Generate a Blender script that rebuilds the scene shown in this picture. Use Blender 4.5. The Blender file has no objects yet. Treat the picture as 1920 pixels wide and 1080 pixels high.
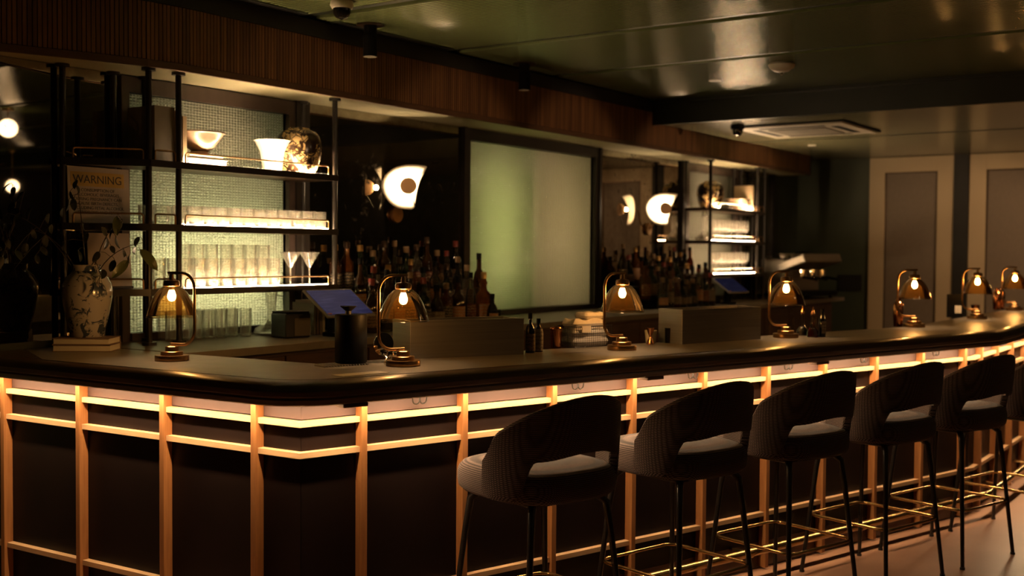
import bpy, bmesh, math, random
from mathutils import Vector, Matrix
random.seed(7)
S = bpy.context.scene
COL = S.collection
PI = math.pi
rad = math.radians

# ------------------------------------------------------------------ camera
CAM_H = 1.55
A, P, R = rad(34.9), rad(-1.80), rad(0.40)
fw0 = Vector((math.cos(A), math.sin(A), 0)); rt0 = Vector((math.sin(A), -math.cos(A), 0)); up0 = Vector((0, 0, 1))
fw = fw0*math.cos(P) + up0*math.sin(P); up1 = up0*math.cos(P) - fw0*math.sin(P)
rt = rt0*math.cos(R) + up1*math.sin(R); up = up1*math.cos(R) - rt0*math.sin(R)
cd = bpy.data.cameras.new('camera'); cam = bpy.data.objects.new('camera', cd); COL.objects.link(cam)
M = Matrix((rt, up, -fw)).transposed().to_4x4(); M.translation = (0, 0, CAM_H); cam.matrix_world = M
cd.sensor_width = 36; cd.lens = 2135/1920*36; cd.clip_start = .05; cd.clip_end = 60
cd.dof.use_dof = True; cd.dof.focus_distance = 4.5; cd.dof.aperture_fstop = 2.2
S.camera = cam
# ------------------------------------------------------------------ world, exposure
w = bpy.data.worlds.new('night'); S.world = w; w.use_nodes = True
w.node_tree.nodes['Background'].inputs[0].default_value = (.02, .022, .03, 1)
w.node_tree.nodes['Background'].inputs[1].default_value = .1
S.view_settings.view_transform = 'Standard'; S.view_settings.look = 'None'
S.view_settings.gamma = 1; S.view_settings.exposure = 0.0; S.view_settings.use_curve_mapping = False
try:
    S.cycles.transparent_max_bounces = 32
    S.cycles.max_bounces = 10
    S.cycles.caustics_reflective = False
    S.cycles.caustics_refractive = False
except Exception: pass

# light levels (radiance of the lamps)
L_BAR = 230.0      # strip under the bar counter
L_SHELF = 360.0    # strips on the shelves
L_BULB = 260.0     # table lamp bulbs
L_SCONCE = 600.0  # bulbs of the crescent sconces
L_GLOBE = 9.0    # globe lamps of the dining side
WARM = (1.0, .60, .28); WARM2 = (1.0, .69, .40); WARM3 = (1.0, .66, .36)

# ------------------------------------------------------------------ materials
MATS = {}
def newmat(n):
    m = bpy.data.materials.new(n); m.use_nodes = True; MATS[n] = m
    nt = m.node_tree; nt.nodes.clear(); out = nt.nodes.new('ShaderNodeOutputMaterial')
    return m, nt, out
def N(nt, t, **kw):
    n = nt.nodes.new(t)
    for k, v in kw.items():
        if k in n.inputs: n.inputs[k].default_value = v
        else: setattr(n, k, v)
    return n
def rgb(c): return (c[0], c[1], c[2], 1)
def coords(nt, scale=(1, 1, 1), kind='Object', rot=(0, 0, 0)):
    tc = nt.nodes.new('ShaderNodeTexCoord'); mp = nt.nodes.new('ShaderNodeMapping')
    mp.inputs['Scale'].default_value = scale; mp.inputs['Rotation'].default_value = rot
    nt.links.new(tc.outputs[kind], mp.inputs[0]); return mp.outputs[0]
def ramp(nt, fac, c0, c1, p0=.3, p1=.7):
    r = nt.nodes.new('ShaderNodeValToRGB'); e = r.color_ramp.elements
    e[0].position = p0; e[0].color = rgb(c0); e[1].position = p1; e[1].color = rgb(c1)
    nt.links.new(fac, r.inputs[0]); return r.outputs[0]
def pbr(n, c, rough=.5, metal=0, c2=None, scale=(8, 8, 8), nscale=1., detail=4, bump=0, bscale=None, spec=.5, coat=0, p0=.3, p1=.7, trans=0):
    m, nt, out = newmat(n)
    b = N(nt, 'ShaderNodeBsdfPrincipled', Roughness=rough, Metallic=metal)
    b.inputs['Specular IOR Level'].default_value = spec
    b.inputs['Coat Weight'].default_value = coat
    b.inputs['Transmission Weight'].default_value = trans
    b.inputs['Base Color'].default_value = rgb(c)
    if c2 is not None or bump:
        co = coords(nt, scale)
        no = N(nt, 'ShaderNodeTexNoise', Scale=nscale, Detail=detail); nt.links.new(co, no.inputs['Vector'])
        if c2 is not None: nt.links.new(ramp(nt, no.outputs[0], c, c2, p0, p1), b.inputs['Base Color'])
        if bump:
            bn = N(nt, 'ShaderNodeBump', Strength=bump, Distance=.002)
            src = no
            if bscale:
                src = N(nt, 'ShaderNodeTexNoise', Scale=1, Detail=3)
                nt.links.new(coords(nt, bscale), src.inputs['Vector'])
            nt.links.new(src.outputs[0], bn.inputs['Height']); nt.links.new(bn.outputs[0], b.inputs['Normal'])
    nt.links.new(b.outputs[0], out.inputs[0]); return m
def emit(n, c, s):
    m, nt, out = newmat(n); e = N(nt, 'ShaderNodeEmission', Color=rgb(c), Strength=s); nt.links.new(e.outputs[0], out.inputs[0]); return m
def thin_glass(n, tint, gloss=.9, body=None, bodyfac=0., rough=.02, ior=1.5, boost=1.0, translucent=False):
    """single-walled glass: tinted see-through plus a fresnel reflection, optionally with coloured contents or a light-catching milky body"""
    m, nt, out = newmat(n)
    t = N(nt, 'ShaderNodeBsdfTransparent', Color=rgb(tint)); base = t
    if body is not None:
        d = N(nt, 'ShaderNodeBsdfDiffuse', Color=rgb(body))
        if translucent:
            tr = N(nt, 'ShaderNodeBsdfTranslucent', Color=rgb(body)); dm = N(nt, 'ShaderNodeMixShader', Fac=.5)
            nt.links.new(d.outputs[0], dm.inputs[1]); nt.links.new(tr.outputs[0], dm.inputs[2]); d = dm
        mx0 = N(nt, 'ShaderNodeMixShader', Fac=bodyfac)
        nt.links.new(t.outputs[0], mx0.inputs[1]); nt.links.new(d.outputs[0], mx0.inputs[2]); base = mx0
    g = N(nt, 'ShaderNodeBsdfGlossy', Color=(gloss, gloss, gloss, 1), Roughness=rough)
    fr = N(nt, 'ShaderNodeFresnel', IOR=ior); ml = N(nt, 'ShaderNodeMath', operation='MULTIPLY'); ml.use_clamp = True
    ml.inputs[1].default_value = boost
    nt.links.new(fr.outputs[0], ml.inputs[0])
    mx = N(nt, 'ShaderNodeMixShader'); nt.links.new(ml.outputs[0], mx.inputs[0])
    nt.links.new(base.outputs[0], mx.inputs[1]); nt.links.new(g.outputs[0], mx.inputs[2]); nt.links.new(mx.outputs[0], out.inputs[0]); return m

pbr('nosing_wood', (.055, .027, .013), .34, c2=(.11, .056, .028), scale=(3, 3, 60), nscale=2, coat=.15)
pbr('counter_stone', (.18, .15, .115), .36, c2=(.24, .20, .155), scale=(3, 3, 3), nscale=3, detail=8, bump=.08, bscale=(60, 60, 60))
pbr('oak', (.34, .145, .045), .5, c2=(.25, .10, .030), scale=(40, 40, 3), nscale=2)
pbr('oak_rail_lit', (.60, .40, .22), .5, c2=(.52, .33, .17), scale=(6, 6, 60), nscale=2)  # paler than the posts: the strip's white glow is put into the colour
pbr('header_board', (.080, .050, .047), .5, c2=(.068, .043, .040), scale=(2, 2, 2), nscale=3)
pbr('bar_panel', (.012, .0066, .0056), .40, c2=(.009, .0052, .0045), scale=(2, 2, 2), nscale=3, spec=.15)
pbr('kick_board', (.09, .045, .028), .22, c2=(.06, .03, .018), scale=(2, 2, 2), nscale=3)
pbr('valance_wood', (.23, .105, .042), .55, c2=(.10, .043, .017), scale=(38, 38, 1.2), nscale=1.0, p0=.35, p1=.68)
pbr('valance_trim', (.11, .05, .022), .5, c2=(.08, .036, .016), scale=(5, 5, 30), nscale=2)
pbr('cabinet_wood', (.11, .045, .022), .45, c2=(.06, .025, .012), scale=(4, 30, 30), nscale=1.5)
pbr('soffit_paint', (.52, .49, .31), .5, c2=(.48, .45, .29), scale=(3, 3, 3))
pbr('wall_green', (.055, .068, .040), .55, c2=(.045, .056, .033), scale=(2, 2, 2), nscale=2)
pbr('wall_dark', (.018, .017, .015), .6, c2=(.014, .013, .012))
pbr('black_frame', (.016, .013, .012), .35, c2=(.022, .018, .015), scale=(20, 20, 4))
pbr('bronze_frame', (.050, .034, .028), .4, c2=(.038, .026, .022), scale=(20, 20, 4))
pbr('black_metal', (.012, .010, .009), .32, c2=(.018, .015, .012), scale=(30, 30, 30))
pbr('dark_bronze', (.075, .045, .028), .35, metal=.8, c2=(.055, .034, .022), scale=(30, 30, 30))
pbr('brass', (.62, .42, .17), .24, metal=1, c2=(.52, .34, .13), scale=(20, 20, 20))
pbr('aged_brass', (.42, .25, .11), .3, metal=1, c2=(.34, .19, .08), scale=(25, 25, 25))
pbr('copper', (.80, .36, .17), .18, metal=1, c2=(.68, .28, .12), scale=(20, 20, 20))
pbr('steel', (.38, .345, .295), .38, metal=.8, c2=(.31, .28, .24), scale=(2, 2, 120), nscale=1, bump=.05)
pbr('chrome', (.75, .73, .70), .08, metal=1, c2=(.68, .66, .63), scale=(10, 10, 10))
pbr('black_plastic', (.014, .013, .013), .45, c2=(.018, .017, .016), scale=(40, 40, 40))
pbr('matte_black', (.005, .0045, .004), .5, c2=(.007, .0065, .006), scale=(40, 40, 40), spec=.08)
pbr('white_ceramic', (.78, .74, .66), .25, c2=(.74, .69, .61), scale=(10, 10, 10))
pbr('cream_ceramic', (.20, .135, .090), .3, c2=(.17, .115, .075), scale=(10, 10, 10))
pbr('paper', (.72, .66, .56), .7, c2=(.68, .62, .52), scale=(10, 10, 10))
pbr('book_cover', (.55, .42, .27), .6, c2=(.48, .36, .23), scale=(10, 10, 10))
pbr('book_grey', (.17, .14, .10), .6, c2=(.14, .115, .085), scale=(10, 10, 10))
pbr('book_pink', (.25, .165, .125), .65, c2=(.21, .14, .105), scale=(10, 10, 10))
pbr('sign_paper', (.36, .29, .24), .6, c2=(.33, .265, .22), scale=(10, 10, 10))
pbr('sign_yellow', (.42, .26, .05), .6, c2=(.38, .235, .045), scale=(10, 10, 10))
pbr('print_ink', (.02, .018, .016), .6, c2=(.025, .022, .02))
pbr('towel', (.62, .56, .50), .9, c2=(.55, .49, .43), scale=(60, 60, 60), bump=.4)
pbr('cream_paint', (.56, .44, .28), .5, c2=(.53, .41, .26), scale=(2, 2, 2))
pbr('grey_insert', (.225, .175, .130), .6, c2=(.205, .16, .118), scale=(30, 30, 30))
pbr('leaf_dark', (.020, .024, .012), .45, c2=(.030, .033, .016), scale=(30, 30, 30))
pbr('leaf_green', (.075, .085, .028), .4, c2=(.055, .065, .02), scale=(30, 30, 30))
pbr('stem', (.05, .035, .02), .6, c2=(.04, .028, .016), scale=(40, 40, 40))
pbr('ac_white', (.50, .45, .36), .5, c2=(.46, .41, .33), scale=(4, 4, 4))
pbr('floor_screed', (.38, .21, .13), .42, c2=(.30, .16, .10), scale=(1.2, 1.2, 1.2), nscale=2, detail=8, bump=.06, bscale=(30, 30, 30))
pbr('cork', (.22, .135, .065), .7, c2=(.18, .11, .05), scale=(60, 60, 60))
pbr('gold_foil', (.42, .25, .09), .35, metal=.8, c2=(.5, .3, .1), scale=(60, 60, 60))
pbr('red_cap', (.20, .022, .014), .4, c2=(.16, .018, .012), scale=(60, 60, 60))
pbr('screen_bezel', (.30, .28, .25), .35, c2=(.27, .25, .22), scale=(10, 10, 10))
pbr('orange_sticker', (.75, .30, .09), .6, c2=(.7, .27, .08), scale=(10, 10, 10))
pbr('jigger_copper', (.70, .32, .16), .2, metal=1, c2=(.6, .26, .12), scale=(20, 20, 20))

emit('led_bar', (1.0, .66, .36), L_BAR); emit('led_shelf', WARM3, L_SHELF); emit('bulb_glow', WARM, L_BULB)
emit('sconce_bulb', WARM2, L_SCONCE); emit('globe_glow', WARM3, L_GLOBE); emit('blue_led', (.22, .14, 1), 2)
thin_glass('clear_glass', (.97, .96, .93), boost=1.6, rough=.06)
thin_glass('bar_glass', (.995, .99, .975), boost=.6, rough=.10, body=(1, .96, .88), bodyfac=.11, translucent=True)  # milky body stands in for strip light refracted by clear glass
thin_glass('glass_glint', (.95, .92, .86), boost=1.6, rough=.12, body=(.98, .90, .78), bodyfac=.42, translucent=True)  # whitish mix that paints the bright glints of foot and rim
thin_glass('amber_shade', (.88, .66, .34), boost=1.8, body=(.60, .30, .06), bodyfac=.035)
thin_glass('bulb_glass', (.98, .95, .88), boost=.8)
thin_glass('bottle_clear', (.86, .82, .72), body=(.25, .2, .14), bodyfac=.10, boost=1.4)
thin_glass('bottle_brown', (.20, .085, .03), body=(.06, .025, .010), bodyfac=.45, boost=1.3)
thin_glass('bottle_green', (.10, .14, .05), body=(.02, .03, .012), bodyfac=.45, boost=1.3)
thin_glass('bottle_black', (.03, .025, .02), body=(.012, .010, .008), bodyfac=.8, boost=1.3)
thin_glass('whisky', (.42, .15, .03), body=(.22, .07, .015), bodyfac=.35, boost=.8)
thin_glass('red_syrup', (.30, .02, .015), body=(.25, .01, .01), bodyfac=.5, boost=1.0)
thin_glass('dark_syrup', (.08, .04, .02), body=(.03, .015, .01), bodyfac=.6, boost=1.0)

def label_mat(n, c, ink):
    m, nt, out = newmat(n); b = N(nt, 'ShaderNodeBsdfPrincipled', Roughness=.6)
    wv = N(nt, 'ShaderNodeTexWave', Scale=9., Distortion=6., Detail=3.); wv.bands_direction = 'Z'; wv.inputs['Detail Scale'].default_value = 6
    nt.links.new(coords(nt, (2, 2, 2)), wv.inputs['Vector'])
    nt.links.new(ramp(nt, wv.outputs[0], ink, c, .18, .3), b.inputs['Base Color']); nt.links.new(b.outputs[0], out.inputs[0])
label_mat('label_cream', (.26, .21, .14), (.12, .07, .04)); label_mat('label_tan', (.20, .12, .055), (.06, .03, .02))
label_mat('label_black', (.03, .027, .024), (.30, .22, .12)); label_mat('label_white', (.30, .26, .21), (.14, .10, .08))
label_mat('label_orange', (.50, .22, .09), (.5, .42, .32)); label_mat('label_red', (.16, .03, .02), (.4, .3, .18))

def ceiling_mat(n, c):
    m, nt, out = newmat(n); b = N(nt, 'ShaderNodeBsdfPrincipled', Roughness=.14); b.inputs['Base Color'].default_value = rgb(c); b.inputs['Specular IOR Level'].default_value = .95
    wv = N(nt, 'ShaderNodeTexWave', Scale=1.0); wv.bands_direction = 'X'; wv.wave_profile = 'SIN'
    nt.links.new(coords(nt, (10.5, 1, 1)), wv.inputs['Vector'])
    bp = N(nt, 'ShaderNodeBump', Strength=.8, Distance=.0045); nt.links.new(wv.outputs[0], bp.inputs['Height'])
    nt.links.new(bp.outputs[0], b.inputs['Normal']); nt.links.new(b.outputs[0], out.inputs[0])
ceiling_mat('ceiling_ribbed', (.105, .125, .050))
pbr('ceiling_smooth', (.16, .155, .085), .22, c2=(.145, .14, .08), scale=(2, 2, 2))
pbr('ceiling_batten', (.016, .019, .012), .35, c2=(.013, .016, .01), scale=(4, 4, 4))

def mirror_mat(n):
    m, nt, out = newmat(n)
    g = N(nt, 'ShaderNodeBsdfGlossy', Roughness=.015); d = N(nt, 'ShaderNodeBsdfDiffuse', Color=(.035, .028, .020, 1))
    co = coords(nt, (1, 1, 1))
    n1 = N(nt, 'ShaderNodeTexNoise', Scale=2.2, Detail=9, Roughness=.75); n2 = N(nt, 'ShaderNodeTexNoise', Scale=26., Detail=4, Roughness=.7)
    nt.links.new(co, n1.inputs['Vector']); nt.links.new(co, n2.inputs['Vector'])
    nt.links.new(ramp(nt, n1.outputs[0], (.26, .23, .18), (.50, .47, .41), .35, .62), g.inputs['Color'])
    mt = N(nt, 'ShaderNodeMath', operation='MULTIPLY'); nt.links.new(n1.outputs[0], mt.inputs[0]); nt.links.new(n2.outputs[0], mt.inputs[1])
    f = ramp(nt, mt.outputs[0], (.06, .06, .06), (.85, .85, .85), .33, .40)
    mx = N(nt, 'ShaderNodeMixShader'); nt.links.new(f, mx.inputs[0]); nt.links.new(g.outputs[0], mx.inputs[1]); nt.links.new(d.outputs[0], mx.inputs[2])
    nt.links.new(mx.outputs[0], out.inputs[0])
mirror_mat('antique_mirror')

def reeded(n, c):
    m, nt, out = newmat(n)
    co = coords(nt, (1, 1, 1))
    wx = N(nt, 'ShaderNodeTexWave', Scale=16.); wx.bands_direction = 'X'; wz = N(nt, 'ShaderNodeTexWave', Scale=22.); wz.bands_direction = 'Z'
    nt.links.new(co, wx.inputs['Vector']); nt.links.new(co, wz.inputs['Vector'])
    ad = N(nt, 'ShaderNodeMath', operation='ADD'); nt.links.new(wx.outputs[0], ad.inputs[0]); nt.links.new(wz.outputs[0], ad.inputs[1])
    bp = N(nt, 'ShaderNodeBump', Strength=.9, Distance=.006); nt.links.new(ad.outputs[0], bp.inputs['Height'])
    t = N(nt, 'ShaderNodeBsdfTranslucent', Color=rgb(c)); d = N(nt, 'ShaderNodeBsdfDiffuse', Color=rgb([x*.62 for x in c]))
    g = N(nt, 'ShaderNodeBsdfGlossy', Color=(.8, .8, .8, 1), Roughness=.16)
    for s in (t, d, g): nt.links.new(bp.outputs[0], s.inputs['Normal'])
    av = N(nt, 'ShaderNodeMath', operation='MULTIPLY'); av.inputs[1].default_value = .5; nt.links.new(ad.outputs[0], av.inputs[0])
    nt.links.new(ramp(nt, av.outputs[0], [x*.62 for x in c], [x*1.12 for x in c], .15, .85), t.inputs['Color'])   # thick and thin ribs of the cast glass
    m1 = N(nt, 'ShaderNodeMixShader', Fac=.45); nt.links.new(t.outputs[0], m1.inputs[1]); nt.links.new(d.outputs[0], m1.inputs[2])
    fr = N(nt, 'ShaderNodeFresnel', IOR=1.4); nt.links.new(bp.outputs[0], fr.inputs['Normal'])
    m2 = N(nt, 'ShaderNodeMixShader'); nt.links.new(fr.outputs[0], m2.inputs[0]); nt.links.new(m1.outputs[0], m2.inputs[1]); nt.links.new(g.outputs[0], m2.inputs[2])
    nt.links.new(m2.outputs[0], out.inputs[0])
reeded('reeded_glass', (.66, .66, .55))
pbr('lightbox_white', (.7, .7, .66), .7, c2=(.66, .66, .62))

def weave(n, c, c2):
    m, nt, out = newmat(n); b = N(nt, 'ShaderNodeBsdfPrincipled', Roughness=.9); b.inputs['Specular IOR Level'].default_value = .15
    b.inputs['Sheen Weight'].default_value = .15
    co = coords(nt, (1, 1, 1))
    w1 = N(nt, 'ShaderNodeTexWave', Scale=95., Distortion=.5); w1.bands_direction = 'DIAGONAL'
    w2 = N(nt, 'ShaderNodeTexWave', Scale=48., Distortion=.5); w2.bands_direction = 'Z'
    nt.links.new(co, w1.inputs['Vector']); nt.links.new(co, w2.inputs['Vector'])
    mu = N(nt, 'ShaderNodeMath', operation='MULTIPLY'); nt.links.new(w1.outputs[0], mu.inputs[0]); nt.links.new(w2.outputs[0], mu.inputs[1])
    nt.links.new(ramp(nt, mu.outputs[0], c, c2, .1, .6), b.inputs['Base Color'])
    bp = N(nt, 'ShaderNodeBump', Strength=.7, Distance=.003); nt.links.new(mu.outputs[0], bp.inputs['Height'])
    nt.links.new(bp.outputs[0], b.inputs['Normal']); nt.links.new(b.outputs[0], out.inputs[0])
weave('stool_fabric', (.032, .023, .021), (.27, .195, .17))

def floral(n, ground, petal, scale, t0, t1, rough=.2, lines=.2):
    m, nt, out = newmat(n); b = N(nt, 'ShaderNodeBsdfPrincipled', Roughness=rough); b.inputs['Coat Weight'].default_value = .4
    co = coords(nt, (1, 1, 1))
    v = N(nt, 'ShaderNodeTexVoronoi', Scale=scale); v.feature = 'SMOOTH_F1'; no = N(nt, 'ShaderNodeTexNoise', Scale=scale*1.6, Detail=5, Roughness=.65, Distortion=1.2)
    nt.links.new(co, v.inputs['Vector']); nt.links.new(co, no.inputs['Vector'])
    v2 = N(nt, 'ShaderNodeTexVoronoi', Scale=scale*2.7); v2.feature = 'DISTANCE_TO_EDGE'; nt.links.new(co, v2.inputs['Vector'])
    a = N(nt, 'ShaderNodeMath', operation='SUBTRACT'); nt.links.new(no.outputs[0], a.inputs[0])
    sc = N(nt, 'ShaderNodeMath', operation='MULTIPLY'); sc.inputs[1].default_value = .32; nt.links.new(v.outputs[0], sc.inputs[0]); nt.links.new(sc.outputs[0], a.inputs[1])
    b2 = N(nt, 'ShaderNodeMath', operation='LESS_THAN'); b2.inputs[1].default_value = .045; nt.links.new(v2.outputs[0], b2.inputs[0])
    b3 = N(nt, 'ShaderNodeMath', operation='MULTIPLY'); b3.inputs[1].default_value = lines; nt.links.new(b2.outputs[0], b3.inputs[0])
    c = N(nt, 'ShaderNodeMath', operation='SUBTRACT'); nt.links.new(a.outputs[0], c.inputs[0]); nt.links.new(b3.outputs[0], c.inputs[1])
    nt.links.new(ramp(nt, c.outputs[0], ground, petal, t0, t1), b.inputs['Base Color']); nt.links.new(b.outputs[0], out.inputs[0])
floral('gold_floral', (.035, .018, .010), (.78, .56, .26), 9, .36, .40)
floral('blue_floral', (.40, .37, .345), (.045, .06, .085), 13, .385, .43, lines=0.)

def screen_mat(n, s):
    m, nt, out = newmat(n); e = N(nt, 'ShaderNodeEmission', Strength=s); co = coords(nt, (1, 1, 1))
    wv = N(nt, 'ShaderNodeTexNoise', Scale=1., Detail=3); nt.links.new(coords(nt, (9, 60, 60)), wv.inputs['Vector'])
    nt.links.new(ramp(nt, wv.outputs[0], (.060, .058, .165), (.115, .11, .26), .45, .62), e.inputs['Color'])
    g = N(nt, 'ShaderNodeBsdfGlossy', Roughness=.08); mx = N(nt, 'ShaderNodeMixShader', Fac=.06)
    nt.links.new(e.outputs[0], mx.inputs[1]); nt.links.new(g.outputs[0], mx.inputs[2]); nt.links.new(mx.outputs[0], out.inputs[0])
screen_mat('tablet_screen', .27); screen_mat('tablet_screen_dim', .09)

# ------------------------------------------------------------------ mesh helpers
class G:
    def __init__(s): s.v = []; s.f = []
    def add(s, v, f):
        o = len(s.v); s.v += [tuple(p) for p in v]; s.f += [tuple(i+o for i in q) for q in f]; return s
    def bx(s, x0, x1, y0, y1, z0, z1):
        v = [(x, y, z) for z in (z0, z1) for y in (y0, y1) for x in (x0, x1)]
        return s.add(v, [(0, 2, 3, 1), (4, 5, 7, 6), (0, 1, 5, 4), (2, 6, 7, 3), (0, 4, 6, 2), (1, 3, 7, 5)])
    def obx(s, c, ax, half):
        """oriented box: centre, three axis vectors, half sizes"""
        c = Vector(c); a = [Vector(q).normalized()*h for q, h in zip(ax, half)]
        v = [c + a[0]*i + a[1]*j + a[2]*k for k in (-1, 1) for j in (-1, 1) for i in (-1, 1)]
        return s.add(v, [(0, 2, 3, 1), (4, 5, 7, 6), (0, 1, 5, 4), (2, 6, 7, 3), (0, 4, 6, 2), (1, 3, 7, 5)])
    def prism(s, poly, z0, z1):
        n = len(poly); v = [(x, y, z0) for x, y in poly] + [(x, y, z1) for x, y in poly]
        f = [tuple(range(n-1, -1, -1)), tuple(range(n, 2*n))] + [(i, (i+1) % n, n+(i+1) % n, n+i) for i in range(n)]
        return s.add(v, f)
    def lathe(s, prof, c=(0, 0, 0), seg=24, a0=0, a1=2*PI, axis='Z'):
        full = abs(a1-a0-2*PI) < 1e-6; n = seg if full else seg+1; v = []; f = []
        for r, z in prof:
            for k in range(n):
                t = a0+(a1-a0)*k/seg; x, y = r*math.cos(t), r*math.sin(t)
                q = (x, y, z) if axis == 'Z' else ((x, -z, y) if axis == 'Y' else (z, x, y))
                v.append((c[0]+q[0], c[1]+q[1], c[2]+q[2]))
        for i in range(len(prof)-1):
            for k in range(seg):
                k2 = (k+1) % n; f.append((i*n+k, i*n+k2, (i+1)*n+k2, (i+1)*n+k))
        return s.add(v, f)
    def cyl(s, x, y, z0, z1, r, seg=20, r2=None):
        r2 = r if r2 is None else r2
        return s.lathe([(0.0001, z0), (r, z0), (r2, z1), (.0001, z1)], (x, y, 0), seg)
    def tube(s, pts, r, seg=8, closed=False, r1=None):
        pts = [Vector(p) for p in pts]; n = len(pts); v = []; f = []; pn = None
        for i, p in enumerate(pts):
            a = pts[(i-1) % n] if (closed or i > 0) else p; b = pts[(i+1) % n] if (closed or i < n-1) else p
            t = (b-a).normalized()
            if pn is None:
                pn = t.orthogonal().normalized()
            pn = (pn - t*pn.dot(t)).normalized(); bn = t.cross(pn)
            rr = r if r1 is None else r+(r1-r)*i/(n-1)
            for k in range(seg):
                q = 2*PI*k/seg; v.append(p + pn*math.cos(q)*rr + bn*math.sin(q)*rr)
        for i in range(n if closed else n-1):
            j = (i+1) % n
            for k in range(seg): f.append((i*seg+k, i*seg+(k+1) % seg, j*seg+(k+1) % seg, j*seg+k))
        if not closed: f += [tuple(range(seg-1, -1, -1)), tuple(range((n-1)*seg, n*seg))]
        return s.add(v, f)
    def sphere(s, c, r, seg=16, rings=10, sz=1.):
        return s.lathe([(max(.0001, r*math.sin(PI*i/rings)), -r*sz*math.cos(PI*i/rings)) for i in range(rings+1)], c, seg)
    def mesh(s, name, smooth=False):
        m = bpy.data.meshes.new(name); m.from_pydata(s.v, [], s.f); m.update()
        bm = bmesh.new(); bm.from_mesh(m); bmesh.ops.recalc_face_normals(bm, faces=bm.faces); bm.to_mesh(m); bm.free()
        if smooth:
            for p in m.polygons: p.use_smooth = True
            try: m.set_sharp_from_angle(angle=rad(38))
            except Exception: pass
        return m
def obj(name, g, mat, parent=None, smooth=False, kind=None, bevel=0):
    m = g if isinstance(g, bpy.types.Mesh) else g.mesh(name, smooth)
    if mat and not m.materials: m.materials.append(MATS[mat])
    o = bpy.data.objects.new(name, m); COL.objects.link(o)
    if parent: o.parent = parent
    if kind: o['kind'] = kind
    if bevel:
        b = o.modifiers.new('bevel', 'BEVEL'); b.width = bevel; b.segments = 2; b.limit_method = 'ANGLE'
    return o
def tag(o, label, cat, group=None):
    o['label'] = label; o['category'] = cat
    if group: o['group'] = group
    return o
def thing(name, label, cat, loc=(0, 0, 0), rz=0, group=None):
    o = bpy.data.objects.new(name, None); COL.objects.link(o); o.empty_display_size = .05
    o.location = loc; o.rotation_euler = (0, 0, rz); return tag(o, label, cat, group)
def struct(name, g, mat, parent=None, smooth=False):
    o = obj(name, g, mat, parent, smooth); o['kind'] = 'structure'; return o
def dup(root, loc, rz=None, label=None, group=None):
    r = root.copy(); COL.objects.link(r); r.location = loc
    if rz is not None: r.rotation_euler = (0, 0, rz)
    if label: r['label'] = label
    if group: r['group'] = group
    for ch in list(root.children):
        c = ch.copy(); COL.objects.link(c); c.parent = r
        for gch in list(ch.children):
            d = gch.copy(); COL.objects.link(d); d.parent = c
    return r
ORD = ['first', 'second', 'third', 'fourth', 'fifth', 'sixth', 'seventh', 'eighth', 'ninth', 'tenth', 'eleventh', 'twelfth',
       'thirteenth', 'fourteenth', 'fifteenth', 'sixteenth', 'seventeenth', 'eighteenth', 'nineteenth', 'twentieth']
def fillet_loop(pts, r, n=5, closed=True):
    out = []; pts = [Vector(p) for p in pts]; m = len(pts)
    for i, p in enumerate(pts):
        if not closed and i in (0, m-1): out.append(p); continue
        a = (pts[i-1]-p).normalized(); b = (pts[(i+1) % m]-p).normalized()
        half = a.angle(b)/2; d = r/math.tan(half); c = p+(a+b).normalized()*(r/math.sin(half))
        s = p+a*d-c; e = p+b*d-c
        for k in range(n+1):
            t = k/n; q = s.lerp(e, t).normalized()*r; out.append(c+q)
    return out

# ------------------------------------------------------------------ dimensions
WALL_Y = 4.69; END_X = 12.3; SOFFIT = 2.39; CEIL = 2.77; CEIL2 = 2.59; STEP_X = 8.19; CTOP = 1.105; CBOT = 1.02
W1 = (3.455, 4.505); W2 = (6.18, 7.84); W3 = (9.515, 10.565); WZ = (1.144, 2.308)
SYM = 7.01   # the back wall is symmetric about the middle of the second window

# ------------------------------------------------------------------ room shell
struct('floor', G().bx(-4, END_X+.2, -5.2, 5.2, -.12, 0), 'floor_screed')
g = G()
for x0, x1 in ((-4, W1[0]), (W1[1], W2[0]), (W2[1], W3[0]), (W3[1], END_X)): g.bx(x0, x1, WALL_Y, WALL_Y+.05, 0, 3.0)
for x0, x1 in (W1, W2, W3):
    g.bx(x0, x1, WALL_Y, WALL_Y+.05, 0, WZ[0]); g.bx(x0, x1, WALL_Y, WALL_Y+.05, WZ[1], 3.0)
struct('wall_back', g, 'wall_green')
struct('wall_end', G().bx(END_X, END_X+.1, -5.2, WALL_Y+.05, 0, 3.0), 'wall_green')
struct('wall_front', G().bx(-4, END_X, -5.3, -5.2, 0, 3.0), 'wall_dark')
struct('wall_left', G().bx(-4.1, -4, -5.2, WALL_Y+.05, 0, 3.0), 'wall_dark')

ceil = struct('ceiling', G().bx(-4, STEP_X+.02, -5.2, WALL_Y, CEIL+.02, CEIL+.1), 'ceiling_batten')
seams = [-3.2, -1.95, -.7, .55, 1.8, 3.05, 4.30, 5.52, 6.66, STEP_X-.04]
for a, b in zip(seams[:-1], seams[1:]):
    obj('ceiling_panel', G().bx(a+.052, b-.052, -5.2, 4.30, CEIL, CEIL+.019), 'ceiling_ribbed', ceil)
for a in seams[1:-1]:
    obj('ceiling_batten', G().bx(a-.03, a+.03, -5.2, 4.30, CEIL+.010, CEIL+.019), 'ceiling_batten', ceil)
low = struct('ceiling_lower', G().bx(STEP_X, END_X, -5.2, WALL_Y, CEIL2, CEIL2+.08), 'ceiling_smooth')
obj('step_face', G().bx(STEP_X-.03, STEP_X, -5.2, 4.33, CEIL2-.015, CEIL+.018), 'ceiling_batten', low)
obj('trim_strip', G().bx(STEP_X-.075, STEP_X-.031, -5.2, 4.33, CEIL-.022, CEIL+.0005), 'ceiling_batten', low)
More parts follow.
